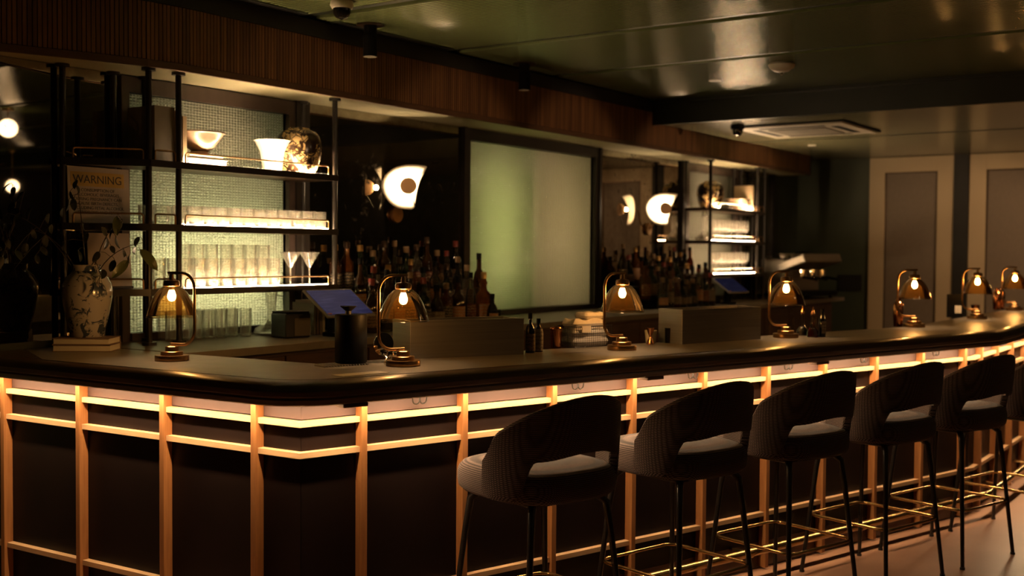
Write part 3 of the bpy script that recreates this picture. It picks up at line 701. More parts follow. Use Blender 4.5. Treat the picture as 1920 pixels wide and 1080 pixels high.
# ------------------------------------------------------------------ table lamps
def make_lamp():
    t = thing('table_lamp', 'lamp', 'table lamp')
    obj('base', G().lathe([(.0001, 0), (.066, 0), (.067, .003), (.067, .019), (.065, .022), (.044, .022), (.044, .036), (.042, .038), (.026, .038), (.026, .056), (.024, .058), (.0001, .058)], seg=32), 'aged_brass', t, smooth=True)
    pts = [(0, 0, .064), (.06, 0, .064), (.112, 0, .116), (.112, 0, .30), (.055, 0, .352), (-.018, 0, .352)]
    P_ = [(-.004, 0, .066), (.055, 0, .066)] + [(.055+.057*math.sin(q), 0, .123-.057*math.cos(q)) for q in [PI/2*k/6 for k in range(1, 7)]] + [(.112, 0, .29)] + [(.05+.062*math.cos(q), 0, .29+.062*math.sin(q)) for q in [PI/2*k/6 for k in range(1, 7)]] + [(-.016, 0, .352)]
    obj('arm', G().tube(P_, .0062, 10), 'aged_brass', t, smooth=True)
    obj('cap', G().lathe([(.0001, .346), (.008, .346), (.010, .325), (.027, .322), (.032, .314), (.032, .300), (.024, .297), (.0001, .297)], seg=24), 'aged_brass', t, smooth=True)
    sh = obj('shade', G().lathe([(.024, .300), (.040, .294), (.060, .274), (.078, .243), (.091, .208), (.100, .176)], seg=40), 'amber_shade', t, smooth=True)
    obj('rim', G().tube([(.100*math.cos(2*PI*k/40), .100*math.sin(2*PI*k/40), .1755) for k in range(40)], .0017, 6, closed=True), 'clear_glass', sh, smooth=True)
    b = obj('bulb', G().lathe([(.0001, .238), (.010, .241), (.0155, .250), (.0165, .260), (.013, .274), (.009, .284), (.0001, .284)], seg=16), 'bulb_glow', t, smooth=True)
    obj('socket', G().cyl(0, 0, .284, .2968, .0105), 'aged_brass', t, smooth=True)
    return t
UA = math.atan2(U.y, U.x)
lamps = [((2.965, 3.734), -PI/2+rad(12), 'glass bell table lamp near the front left corner, its arm on the right'),
         ((3.385, 2.876), PI+UA, 'glass bell table lamp in front of the nearer steel bin'),
         ((4.572, 2.572), PI+UA, 'glass bell table lamp left of the copper jigger, before the dark shelves'),
         ((5.808, 2.270), rad(150), 'glass bell table lamp right of the farther steel bin'),
         ((7.197, 1.985), rad(134), 'glass bell table lamp in front of the first cream wall panel'),
         ((8.410, 1.888), rad(132), 'glass bell table lamp, second from the right end of the bar'),
         ((9.919, 1.94), rad(130), 'glass bell table lamp farthest right on the bar')]
l0 = make_lamp()
for k, ((x, y), rz, lab) in enumerate(lamps):
    if k == 0: l0.location = (x, y, CTOP+.0007); l0.rotation_euler = (0, 0, rz); l0['label'] = lab; l0['group'] = 'amber table lamps on the bar'
    else: dup(l0, (x, y, CTOP+.0007), rz, lab)

# ------------------------------------------------------------------ crescent sconces
def make_sconce():
    t = thing('wall_sconce', 's', 'wall lamp')
    out = [(1080, 215), (1035, 320), (1000, 400), (975, 490), (960, 560), (945, 650), (925, 740), (890, 762), (800, 758), (720, 745), (655, 712), (600, 670), (558, 615), (530, 560), (510, 500), (505, 450), (513, 410), (530, 370), (556, 325), (590, 290), (640, 250), (700, 220), (760, 202), (820, 192), (890, 189), (950, 192), (1050, 202)]
    sc = .000482; o2 = [((x-790)*sc, -(y-472)*sc) for x, y in out]
    def dep(x, z): return -.035 + 1.9*(x*x+z*z)
    rings = [(1.0, 0), (.8, 0), (.6, 0), (.4, 0), (.2, 0)]
    v = []; n = len(o2)
    for s_, _ in rings:
        for x, z in o2: v.append((x*s_, -dep(x*s_, z*s_), z*s_))
    v.append((0, -dep(0, 0), 0)); f = []
    for i in range(len(rings)-1):
        for k in range(n): f.append((i*n+k, i*n+(k+1) % n, (i+1)*n+(k+1) % n, (i+1)*n+k))
    for k in range(n): f.append(((len(rings)-1)*n+k, (len(rings)-1)*n+(k+1) % n, len(v)-1))
    sh = obj('shade', G().add(v, f), 'sconce_enamel', t, smooth=True); so = sh.modifiers.new('thickness', 'SOLIDIFY'); so.thickness = .004; so.offset = -1
    obj('reflector_ball', G().lathe([(.0001, -.050), (.026, -.045), (.043, -.028), (.051, -.004), (.0505, .006), (.0001, .008)][::-1], (.018, -.092, .0), 28, axis='Y'), 'sconce_ball', t, smooth=True)
    obj('bulb', G().sphere((.018, -.030, 0), .016), 'sconce_bulb', t, smooth=True)
    obj('rod', G().tube([(.03, -.092, -.040), (.066, -.045, -.124)], .0028, 6), 'black_metal', t)
    obj('arm', G().tube([(-.005, .04, .0), (-.01, .07, -.02), (-.02, .085, -.10), (-.06, .095, -.16), (-.072, .118, -.17)], .006, 8), 'aged_brass', t, smooth=True)
    return t
pbr('sconce_enamel', (.86, .80, .66), .35, c2=(.84, .78, .64)); pbr('sconce_ball', (.85, .52, .27), .5, c2=(.80, .48, .24))
s0 = make_sconce(); az = math.atan2(-4.5, -5.29)   # faces the near corner of the bar
s0.location = (5.396, 4.585, 1.950); s0.rotation_euler = (0, 0, az+PI/2+rad(6)); s0['label'] = 'glowing white crescent wall sconce left of the wide green window'; s0['group'] = 'crescent wall sconces'
s1 = dup(s0, (8.70, 4.53, 1.928), az+PI/2+rad(2), 'glowing white crescent wall sconce near the far glass shelf')
for s_ in (s0, s1):
    rz = s_.rotation_euler.z; e = s_.location + Matrix.Rotation(rz, 3, 'Z') @ Vector((-.072, .118, -.17))
    m = obj('wall_plate', G().lathe([(.0001, -.012), (.052, -.012), (.054, .0), (.050, .010), (.0001, .012)], (0, 0, 0), 28, axis='Y'), 'aged_brass', s_, smooth=True)
    m.location = Matrix.Rotation(-rz, 3, 'Z') @ (Vector((e.x, WALL_Y-.025, e.z)) - s_.location); m.rotation_euler = (0, 0, -rz)

# ------------------------------------------------------------------ bottles
def bottle_kinds():
    K = {}
    K['tall round'] = ([(.0001, 0), (.036, 0), (.038, .004), (.038, .19), (.034, .212), (.018, .235), (.0145, .25), (.0145, .30), (.016, .302), (.016, .31), (.0001, .31)], .30, .0165, (.055, .15, .0385))
    K['square shouldered'] = ([(.0001, 0), (.040, 0), (.042, .004), (.042, .165), (.038, .182), (.017, .194), (.0145, .205), (.0145, .250), (.0001, .252)], .248, .018, (.04, .13, .0425))
    K['slim wine-shaped'] = ([(.0001, 0), (.033, 0), (.035, .004), (.035, .18), (.030, .215), (.0135, .25), (.013, .32), (.015, .322), (.015, .33), (.0001, .33)], .315, .0155, (.05, .135, .0355))
    K['squat round'] = ([(.0001, 0), (.038, 0), (.043, .01), (.0455, .06), (.041, .11), (.030, .145), (.0155, .165), (.0145, .215), (.0001, .217)], .213, .019, (.035, .09, .0458))
    K['broad whisky'] = ([(.0001, 0), (.043, 0), (.045, .005), (.045, .14), (.041, .168), (.020, .19), (.017, .215), (.021, .232), (.0145, .25), (.0145, .275), (.0001, .277)], .268, .0175, (.03, .115, .0455))
    return K
KINDS = bottle_kinds(); GLASSES = [('brown', 'bottle_brown'), ('clear', 'bottle_clear'), ('black', 'bottle_black'), ('amber', 'whisky'), ('green', 'bottle_green')]
CAPS = [('cork', 'cork'), ('black cap', 'matte_black'), ('gold foil', 'gold_foil'), ('red cap', 'red_cap'), ('bronze cap', 'dark_bronze')]
LABELS = ['label_cream', 'label_tan', 'label_black', 'label_white', 'label_orange', 'label_red']
BM = {}
for k, (pr, ch, cr, (l0_, l1_, lr)) in KINDS.items():
    BM[k] = (G().lathe(pr, seg=18).mesh('bottle_body', True), G().lathe([(cr, 0), (cr, .034), (cr-.002, .037), (.0001, .037)], (0, 0, ch-.012), 12).mesh('cap', True),
             G().lathe([(lr+.0006, l0_), (lr+.0006, l1_)], (0, 0, 0), 14, PI*.95, PI*1.75).mesh('label', True))
MCACHE = {}
def mcopy(me, mat):
    if (me.name, mat) not in MCACHE: q = me.copy(); q.materials.clear(); q.materials.append(MATS[mat]); MCACHE[(me.name, mat)] = q
    return MCACHE[(me.name, mat)]
def bottle(loc, kind, gi, ci, li, lab, grp, sc=1.0):
    t = thing('bottle', lab, 'bottle', loc, random.uniform(-.3, .3), grp); t.scale = (sc, sc, sc); b, c, l = BM[kind]
    obj('glass_body', mcopy(b, GLASSES[gi][1]), None, t); obj('stopper', mcopy(c, CAPS[ci][1]), None, t); obj('paper_label', mcopy(l, LABELS[li]), None, t)
kn = list(KINDS)
def bottle_row(xs, y, z, where, grp, hi):
    for k, x in enumerate(xs):
        kind = random.choice(kn if hi else kn[1:]); gi = random.choice([0, 0, 1, 1, 2, 3, 4]); ci = random.choice([0, 0, 1, 1, 2, 3, 4]); li = random.randrange(6)
        bottle((x+random.uniform(-.003, .003), y+random.uniform(-.01, .01), z), kind, gi, ci, li, '%s %s bottle, %s from left in %s' % (GLASSES[gi][0], kind, ORD[k], where), grp, random.uniform(.94, 1.07))
def riser(x0, x1, lab):
    t = thing('bottle_riser', lab, 'riser', ((x0+x1)/2, 4.43, CTOP)); h = (x1-x0)/2
    obj('step', G().bx(-h, h, -.17, -.02, 0, .075), 'matte_black', t); obj('step', G().bx(-h, h, -.018, .18, 0, .175), 'matte_black', t)
riser(4.66, 5.98, 'black stepped riser under the nearer back-bar bottles'); riser(8.02, 9.34, 'black stepped riser under the farther back-bar bottles')
bottle_row(lin(4.74, 5.86, 12), 4.53, CTOP+.1755, 'the rear row by the near sconce', 'bottles below the near sconce', True)
bottle_row(lin(4.74, 5.84, 11), 4.34, CTOP+.0755, 'the middle row by the near sconce', 'bottles below the near sconce', True)
bottle_row(lin(4.66, 5.44, 8), 4.185, CTOP+.0005, 'the front row by the near sconce', 'bottles below the near sconce', False)
bottle((5.565, 4.19, CTOP+.0005), 'slim wine-shaped', 1, 1, 5, 'clear bottle with dark cap, second from right before the green window', 'bottles below the near sconce', .94)
bottle((5.70, 4.19, CTOP+.0005), 'broad whisky', 3, 2, 4, 'whisky bottle with gold stopper, rightmost before the green window', 'bottles below the near sconce', 1.09)
bottle((5.64, 4.08, CTOP+.0005), 'squat round', 2, 1, 4, 'small dark bottle with orange label in front of the whisky bottle', 'bottles below the near sconce', .8)
bottle_row(lin(8.06, 9.28, 13), 4.53, CTOP+.1755, 'the rear row by the far sconce', 'bottles below the far sconce', True)
bottle_row(lin(8.08, 9.28, 12), 4.34, CTOP+.0755, 'the middle row by the far sconce', 'bottles below the far sconce', True)
bottle_row(lin(8.08, 8.98, 9), 4.185, CTOP+.0005, 'the front row by the far sconce', 'bottles below the far sconce', False)

# ------------------------------------------------------------------ counter-top things
def steel_bin(c, ang, lx, ly, h, lab):
    t = thing('steel_bin', lab, 'bin', (c[0], c[1], CTOP+.0007), ang); th = .004
    g = G().bx(-lx, lx, -ly, -ly+th, 0, h).bx(-lx, lx, ly-th, ly, 0, h).bx(-lx, -lx+th, -ly+th, ly-th, 0, h).bx(lx-th, lx, -ly+th, ly-th, 0, h).bx(-lx+th, lx-th, -ly+th, ly-th, 0, .004)
    obj('body', g, 'steel', t, bevel=.001)
    g = G().bx(-lx-.001, lx+.001, -ly-.001, -ly+.012, h, h+.003).bx(-lx-.001, lx+.001, ly-.012, ly+.001, h, h+.003).bx(-lx-.001, -lx+.012, -ly+.012, ly-.012, h, h+.003).bx(lx-.012, lx+.001, -ly+.012, ly-.012, h, h+.003)
    obj('rim', g, 'steel', t)
    obj('tray', G().bx(-lx+.02, lx-.02, -ly+.02, ly-.02, h*.7, h*.7+.004), 'black_plastic', t); return t
a = rad(-26.3)   # nearer bin stands a little askew
steel_bin((3.867+.03, 2.912+.085), a, .269, .095, .154, 'long brushed steel bin behind the second table lamp')
steel_bin((5.318+.028, 2.415+.075), UA+.01, .301, .08, .166, 'long brushed steel bin between the third and fourth table lamps')

t = thing('black_canister', 'tall black canister with flared pourer left of the second lamp', 'canister', (3.305, 3.065, CTOP+.0007))
obj('body', G().lathe([(.0001, 0), (.060, 0), (.063, .004), (.063, .186), (.060, .190), (.0001, .190)], seg=28), 'matte_black', t, smooth=True)
obj('pourer', G().lathe([(.012, .190), (.012, .203), (.030, .219), (.033, .222), (.0001, .222)], (-.004, .01, 0), 20), 'black_plastic', t, smooth=True)
t = thing('drip_tray', 'ribbed steel drip tray under the black canister', 'tray', (3.235, 3.055, CTOP+.0007), UA)
for k in range(16): obj('rib', G().bx(-.095+k*.0125, -.089+k*.0125, -.03, .05, 0, .006), 'steel', t)
# canister sits on the tray's far half
for o in bpy.data.objects:
    if o.name.startswith('black_canister'): o.location.z = CTOP+.0072; o.location = (3.300, 3.072, CTOP+.0072)
t = thing('strainer', 'round chrome strainer with bulbous foot behind the second lamp', 'bar tool', (3.415, 3.005, CTOP+.0007), UA)
obj('disc', G().lathe([(.0001, -.012), (.03, -.010), (.045, -.002), (.046, .004), (.0001, .006)], (0, 0, .075), 28, axis='Y'), 'chrome', t, smooth=True)
obj('foot', G().lathe([(.0001, 0), (.022, 0), (.024, .006), (.014, .018), (.020, .034), (.017, .046), (.0001, .05)], (.02, -.035, 0), 18), 'chrome', t, smooth=True)
obj('handle', G().tube([(-.03, -.06, .004), (.0, -.03, .02), (.0, .0, .036)], .005, 8), 'chrome', t, smooth=True)
t = thing('menu_sheet', 'flat cream paper menu lying on the bar near the rounded corner', 'menu', (3.06, 2.80, CTOP+.0008), UA+rad(6))
obj('sheet', G().bx(-.105, .105, -.035, .035, 0, .0012), 'paper', t)

# back counter electronics
def tablet(loc, rz, lab, scr, sc=1.0):
    t = thing('pos_tablet', lab, 'tablet', loc, rz); t.scale = (sc, sc, sc); tilt = Matrix.Rotation(rad(-57), 4, 'X')
    def tb(g):
        g.v = [tuple(tilt @ Vector(p) + Vector((0, .03, .165))) for p in g.v]; return g
    s_ = obj('tablet_body', tb(G().bx(-.155, .155, -.006, .006, -.115, .115)), 'screen_bezel', t, bevel=.004)
    d = obj('screen', tb(G().bx(-.143, .143, -.0085, -.0062, -.101, .101)), scr, s_)
    d2 = obj('sticker', tb(G().bx(-.142, -.118, -.0098, -.0086, -.100, -.092)), 'orange_sticker', d); d2.name = 'sticker'
    obj('stand', G().bx(-.05, .05, 0, .10, 0, .02).obx((0, .055, .085), ((1, 0, 0), (0, 1, .1), (0, -.1, 1)), (.035, .02, .085)), 'matte_black', t, bevel=.004)
    return t
tablet((4.345, 4.10, CTOP+.0005), rad(-6), 'tilted tablet with blue screen behind the black canister', 'tablet_screen', 1.05)
tablet((9.30, 4.12, CTOP+.0005), rad(-10), 'tilted tablet with dim blue screen under the far glass shelf', 'tablet_screen_dim', 1.0)
t = thing('receipt_printer', 'black box receipt printer left of the tilted blue tablet', 'printer', (4.145, 4.27, CTOP+.0005), rad(-10))
obj('body', G().bx(-.075, .075, -.06, .08, 0, .125), 'black_plastic', t, bevel=.008); obj('front_panel', G().bx(-.025, .07, -.064, -.0602, .01, .10), 'book_grey', t); obj('lid', G().bx(-.07, .07, -.055, .075, .1252, .135), 'matte_black', t, bevel=.003)
# menus standing behind the printer
for k in range(4):
    box_book('thin_menu', 4.335+k*.022, 4.351+k*.022, 4.30, 4.46, CTOP+.0005, CTOP+.17+.012*(k % 2), ['book_grey', 'book_pink', 'book_grey', 'paper'][k], 'thin upright menu, %s from the left behind the tilted tablet' % ORD[k], cat='menu', grp='menus behind the tablet')

# bar well things
t = thing('bitters_bottle', 'small dark bottle right of the nearer steel bin', 'bottle', (4.175, 2.812, CTOP+.0007), 0)
obj('glass_body', G().lathe([(.0001, 0), (.021, 0), (.022, .003), (.022, .095), (.018, .115), (.009, .128), (.008, .155), (.0001, .156)], seg=18), 'bottle_black', t, smooth=True)
obj('paper_label', G().lathe([(.0226, .01), (.0226, .085)], (0, 0, 0), 16, PI*.9, PI*1.8), 'label_tan', t, smooth=True); obj('stopper', G().cyl(0, 0, .150, .176, .010), 'matte_black', t, smooth=True)
t = thing('bitters_bottle', 'small pale labelled bottle behind the dark one beside the nearer bin', 'bottle', (4.245, 2.815, CTOP+.0007), 0)
obj('glass_body', G().lathe([(.0001, 0), (.020, 0), (.021, .003), (.021, .085), (.016, .105), (.009, .113), (.008, .128), (.0001, .129)], seg=18), 'bottle_brown', t, smooth=True)
obj('paper_label', G().lathe([(.0216, .004), (.0216, .085), (.0175, .103)], (0, 0, 0), 16, PI*.9, PI*1.9), 'label_white', t, smooth=True); obj('stopper', G().cyl(0, 0, .126, .149, .0095), 'bottle_green', t, smooth=True)
def cup(loc, r0, r1, h, mat, nm, lab, cat):
    t = thing(nm, lab, cat, loc); obj('body', G().lathe([(.0001, 0), (r0, 0), (r0+.001, .003), (r1, h), (r1-.002, h), (r0-.002, .005), (.0001, .004)], seg=24), mat, t, smooth=True); return t
t = cup((4.47, 2.865, CTOP+.0007-.0), .024, .029, .095, 'copper', 'copper_cup', 'shiny copper cup left of the wire basket', 'cup')
obj('band', G().lathe([(.0285, .083), (.0305, .086), (.0305, .093), (.029, .096)], seg=24), 'copper', t, smooth=True)
t = thing('wire_basket', 'wire basket of rolled white towels left of the third lamp', 'basket', (4.62, 2.80, CTOP+.0007), UA)
fm = []
for z_ in (.004, .10): obj('rim_wire', G().tube(fillet_loop([(-.125, -.06, z_), (.125, -.06, z_), (.125, .06, z_), (-.125, .06, z_)], .012, 3), .002, 6, closed=True), 'black_metal', t)
g = G()
for k in range(21): x = -.12+k*.012; g.bx(x-.0006, x+.0006, -.0612, -.06, .004, .1).bx(x-.0006, x+.0006, .06, .0612, .004, .1)
for k in range(9): z_ = .012+k*.0105; g.bx(-.125, .125, -.0612, -.06, z_-.0006, z_+.0006)
for k in range(10): y = -.054+k*.012; g.bx(-.1262, -.125, y-.0006, y+.0006, .004, .1).bx(.125, .1262, y-.0006, y+.0006, .004, .1)
obj('mesh_wires', g, 'black_metal', t, kind='stuff')
obj('tag_plate', G().bx(-.075, -.02, -.064, -.0614, .072, .102), 'book_cover', t)
def folded(hx, hy, h, seed):
    rnd = random.Random(seed); g = G(); nx, ny = 14, 9; v = []; f = []
    for top in (0, 1):
        for j in range(ny+1):
            for i in range(nx+1):
                a, b = -1+2*i/nx, -1+2*j/ny; e = max(abs(a), abs(b)); ed = (1-max(0, (e-.8)/.2)**2)**.5 if e < 1 else 0
                lump = .006*math.sin(5*a+seed)*math.cos(4*b+seed*2) if top else 0
                v.append((hx*a, hy*b, h/2 + (1 if top else -1)*h/2*ed + lump*ed))
    n = (nx+1)*(ny+1)
    for j in range(ny):
        for i in range(nx):
            q = j*(nx+1)+i; f.append((q, q+nx+1, q+nx+2, q+1)); f.append((n+q, n+q+1, n+q+nx+2, n+q+nx+1))
    return g.add(v, f)
zz = .006
for k, (hx, hy, h, dx) in enumerate(((.116, .052, .042, 0), (.114, .052, .042, .001), (.105, .050, .040, -.006), (.062, .045, .030, .028))):
    tw = thing('folded_towel', 'folded white towel, %s of the pile in the wire basket' % ['bottom one', 'second from bottom', 'third from bottom', 'topmost'][k], 'towel', (0, 0, 0), 0, 'towels in the basket')
    tw.location = Vector((4.62, 2.80, CTOP+.0007)) + Matrix.Rotation(UA, 3, 'Z') @ Vector((dx, 0, zz)); tw.rotation_euler = (0, 0, UA); zz += h+.0005
    obj('cloth', folded(hx, hy, h, k+1), 'towel', tw, smooth=True)
t = thing('jigger', 'small copper double jigger right of the third lamp', 'jigger', (4.94, 2.62, CTOP+.0007))
obj('body', G().lathe([(.0001, 0), (.018, 0), (.019, .002), (.014, .02), (.006, .034), (.0055, .040), (.012, .052), (.021, .080), (.0195, .080), (.0001, .045)], seg=20), 'jigger_copper', t, smooth=True)
cup((5.02, 2.66, CTOP+.0007), .024, .031, .062, 'paper', 'paper_cup', 'small white cup beside the farther steel bin', 'cup')
t = thing('straw_holder', 'small black holder between white cup and farther steel bin', 'holder', (5.075, 2.585, CTOP+.0007)); obj('body', G().lathe([(.0001, 0), (.022, 0), (.024, .075), (.022, .075), (.02, .004), (.0001, .004)], seg=18), 'matte_black', t, smooth=True)

def dasher(loc, mat, lab):
    t = thing('dasher_bottle', lab, 'bottle', loc)
    obj('glass_body', G().lathe([(.0001, 0), (.028, 0), (.032, .006), (.030, .03), (.014, .055), (.009, .075), (.009, .12), (.0105, .122), (.0001, .123)], seg=20), 'clear_glass', t, smooth=True)
    obj('syrup', G().lathe([(.0001, .002), (.027, .002), (.030, .007), (.028, .03), (.018, .048), (.0001, .048)], seg=20), mat, t, smooth=True)
    obj('dasher_top', G().lathe([(.0001, .121), (.011, .121), (.010, .132), (.004, .142), (.003, .163), (.0001, .164)], seg=14), 'copper', t, smooth=True)
dasher((6.01, 2.255, CTOP+.0007), 'dark_syrup', 'small glass dasher of dark syrup right of the fourth lamp')
dasher((5.925, 2.165, CTOP+.0007), 'red_syrup', 'small glass dasher of red syrup right of the fourth lamp')
t = thing('bitters_bottle', 'tiny dark bottle with pale label right of the red dasher', 'bottle', (5.985, 2.135, CTOP+.0007))
obj('glass_body', G().lathe([(.0001, 0), (.019, 0), (.020, .003), (.020, .09), (.015, .105), (.009, .115), (.008, .14), (.0001, .142)], seg=18), 'bottle_black', t, smooth=True)
obj('paper_label', G().lathe([(.0206, .02), (.0206, .085)], (0, 0, 0), 12, PI*1.1, PI*1.7), 'label_white', t, smooth=True); obj('stopper', G().cyl(0, 0, .135, .150, .010), 'matte_black', t, smooth=True)
def shaker(loc, lab):
    t = thing('copper_shaker', lab, 'shaker', loc)
    obj('body', G().lathe([(.0001, 0), (.024, 0), (.026, .004), (.032, .115), (.031, .118), (.0001, .119)], seg=22), 'copper', t, smooth=True)
    obj('lid', G().lathe([(.031, .1185), (.029, .140), (.016, .155), (.015, .178), (.0001, .180)], seg=22), 'copper', t, smooth=True)
shaker((7.17, 2.075, CTOP+.0007), 'copper cocktail shaker behind the fifth lamp')
for k, (x, y) in enumerate(((9.93, 2.03), (10.05, 2.02))): shaker((x, y-.02+.07, CTOP+.0007), ['copper cocktail shaker, left of two by the farthest lamp', 'copper cocktail shaker, right of two by the farthest lamp'][k])
t = thing('table_card', 'dark framed table card with white lower corner before the dark strip', 'card', (8.50, 2.06, CTOP+.0007), rad(-62))
obj('board', G().bx(-.055, .055, 0, .008, 0, .165), 'matte_black', t); obj('print_patch', G().bx(.0, .045, -.0015, -.0002, .03, .085), 'paper', t)
cup((8.98, 2.03, CTOP+.0007), .026, .032, .075, 'copper', 'copper_cup', 'copper cup between the two farthest lamps', 'cup')

# vase with branches at the left
t0 = box_book('book', 2.90, 3.15, 4.285, 4.44, CTOP+.0007, CTOP+.031, 'book_pink', 'pinkish lying book, lower one under the blue patterned vase', 'flat', rz=rad(-52)); t0.location = (3.03, 4.39, CTOP+.0007)
t1 = box_book('book', 2.90, 3.145, 4.285, 4.44, CTOP+.0315, CTOP+.060, 'book_pink', 'pinkish lying book directly under the blue patterned vase', 'flat', rz=rad(-54)); t1.location = (3.03, 4.39, CTOP+.0315)
t = thing('patterned_vase', 'tall white vase with blue leaf pattern on two books', 'vase', (3.035, 4.395, CTOP+.0605))
obj('body', G().lathe([(.0001, 0), (.068, 0), (.072, .004), (.078, .04), (.092, .10), (.104, .16), (.107, .20), (.103, .232), (.088, .262), (.066, .282), (.059, .290), (.060, .312), (.063, .316), (.057, .316), (.054, .29), (.0001, .27)], seg=40), 'blue_floral', t, smooth=True)
br = thing('leafy_branches', 'dark leafy branches arching out of the blue patterned vase', 'branches', (3.035, 4.395, CTOP+.0605+.271))
leafm = {}
def leaf_mesh(round_):
    g = G(); n = 8; v = []; f = []
    for i in range(n+1):
        q = i/n; wdt = (math.sin(PI*q)**.55)*(.48 if round_ else .36)*(1-.25*q)
        for s_ in (-1, 0, 1): v.append((s_*wdt*.5*1.2, q, .06*abs(s_)+.10*math.sin(PI*q)))
    for i in range(n):
        for s_ in (0, 1): f.append((i*3+s_, i*3+s_+1, (i+1)*3+s_+1, (i+1)*3+s_))
    me = g.add(v, f).mesh('leaf', True); return me
LR, LL = leaf_mesh(True), leaf_mesh(False)
LRd = LR.copy(); LRd.materials.append(MATS['leaf_dark']); LLg = LL.copy(); LLg.materials.append(MATS['leaf_green'])
base = br.location
BRANCHES = [
    ((3.000, 4.393, 1.660), [(3.000, 4.366, 1.664, 0.041), (3.016, 4.356, 1.623, 0.041), (3.004, 4.400, 1.632, 0.035), (2.977, 4.375, 1.544, 0.044), (2.951, 4.438, 1.585, 0.037)]),
    ((3.085, 4.219, 1.679), [(3.053, 4.317, 1.649, 0.040), (3.100, 4.232, 1.673, 0.040), (3.069, 4.256, 1.633, 0.036), (3.077, 4.245, 1.607, 0.044), (3.049, 4.273, 1.600, 0.043), (3.065, 4.266, 1.565, 0.035), (3.073, 4.236, 1.695, 0.070, 1)]),
    ((3.144, 4.151, 1.580), [(3.147, 4.174, 1.606, 0.041), (3.087, 4.212, 1.545, 0.034), (3.127, 4.214, 1.531, 0.040), (3.082, 4.264, 1.505, 0.045), (3.043, 4.319, 1.540, 0.045), (3.123, 4.171, 1.564, 0.044), (3.136, 4.163, 1.550, 0.095, 1), (3.107, 4.205, 1.503, 0.085, 1)]),
    ((2.998, 4.247, 1.441), [(3.005, 4.231, 1.462, 0.045), (3.017, 4.260, 1.434, 0.035), (2.965, 4.257, 1.407, 0.037), (3.012, 4.276, 1.404, 0.039)]),
    ((3.008, 4.434, 1.843), [(3.010, 4.445, 1.836, 0.038), (2.994, 4.454, 1.805, 0.039), (3.006, 4.420, 1.851, 0.041), (2.992, 4.466, 1.766, 0.045), (2.984, 4.487, 1.735, 0.045), (3.014, 4.463, 1.773, 0.046)]),
    ((2.886, 4.574, 1.635), [(2.942, 4.511, 1.659, 0.036), (2.932, 4.546, 1.613, 0.046), (2.920, 4.568, 1.561, 0.041), (2.893, 4.586, 1.636, 0.037), (2.940, 4.531, 1.706, 0.041), (2.888, 4.548, 1.524, 0.035), (2.884, 4.613, 1.577, 0.046)]),
    ((2.807, 4.617, 1.703), [(2.822, 4.552, 1.703, 0.044), (2.807, 4.608, 1.634, 0.036), (2.813, 4.587, 1.542, 0.043), (2.809, 4.653, 1.692, 0.035), (2.847, 4.571, 1.796, 0.035), (2.810, 4.635, 1.588, 0.038), (2.876, 4.558, 1.728, 0.046), (2.789, 4.643, 1.518, 0.046), (2.816, 4.585, 1.472, 0.035)]),
]

def leaf(p, size, big, d=None):
    o = obj('leaf', LLg if big else LRd, None, br); o.location = Vector(p)-base; o.scale = (size*1.25, size*1.25, size*1.25)
    o.rotation_euler = d if d else (random.uniform(-1.9, -.9), random.uniform(-.7, .7), random.uniform(0, 6.28))
for tip, lst in BRANCHES:
    a = Vector((0, 0, -.12)); e = Vector(tip)-base; m1 = Vector((e.x*.18, e.y*.18, .08)); m2 = Vector((e.x*.62, e.y*.62, max(.1, e.z*.9)))
    pts = []
    for k in range(11): q = k/10; pts.append((1-q)**3*a+3*(1-q)**2*q*m1+3*(1-q)*q*q*m2+q**3*e)
    st = obj('stem', G().tube(pts, .0032, 6, r1=.0012), 'stem', br)
    for p in lst:
        near = min(pts, key=lambda r: (r-(Vector(p[:3])-base)).length)
        obj('twig', G().tube([near, (near+Vector(p[:3])-base)/2+Vector((0, 0, .008)), Vector(p[:3])-base], .0011, 5), 'stem', st)
        leaf(p[:3], p[3], p[4] if len(p) > 4 else 0)

# ------------------------------------------------------------------ espresso machine at the far end of the back counter
t = thing('espresso_machine', 'large espresso machine with cups on top at the far end', 'coffee machine', (11.12, 4.20, CTOP+.0005), rad(-8))
obj('body', G().bx(-.36, .36, -.02, .25, .06, .40), 'steel', t, bevel=.02)
obj('hood', G().obx((0, -.10, .36), ((1, 0, 0), (0, 1, -.35), (0, .35, 1)), (.38, .16, .045)), 'steel', t, bevel=.015)
obj('drip_base', G().bx(-.34, .34, -.24, .2, .03, .075), 'matte_black', t, bevel=.008)
for sx in (-.3, .3):
    for sy in (-.18, .18): obj('foot', G().cyl(sx, sy, 0, .03, .02), 'black_metal', t, smooth=True)
for sx in (-.2, .0, .2):
    gh = obj('group_head', G().cyl(sx, -.13, .22, .29, .035), 'chrome', t, smooth=True); obj('portafilter', G().tube([(sx, -.13, .215), (sx, -.20, .21), (sx-.01, -.30, .195)], .013, 8), 'matte_black', gh, smooth=True)
obj('cup_rail', G().tube(fillet_loop([(-.36, -.02, .44), (.36, -.02, .44), (.36, .25, .44), (-.36, .25, .44)], .02, 3), .005, 6, closed=True), 'chrome', t, smooth=True)
g0 = G().lathe([(.0001, 0), (.022, 0), (.024, .004), (.036, .05), (.034, .05), (.02, .006), (.0001, .005)], seg=18).mesh('coffee_cup', True)
RM = Matrix.Rotation(rad(-8), 3, 'Z')
for k in range(7):
    o = obj('coffee_cup', g0, 'white_ceramic'); o.location = Vector((11.12, 4.20, CTOP+.4008)) + RM @ Vector((-.30+k*.1, .03+.02*(k % 2), 0)); tag(o, 'white coffee cup, %s from the left on the espresso machine' % ORD[k], 'cup', 'cups on the espresso machine')
t = thing('coffee_grinder', 'dark coffee grinder with blue light right of the espresso machine', 'grinder', (11.62, 4.36, CTOP+.0005))
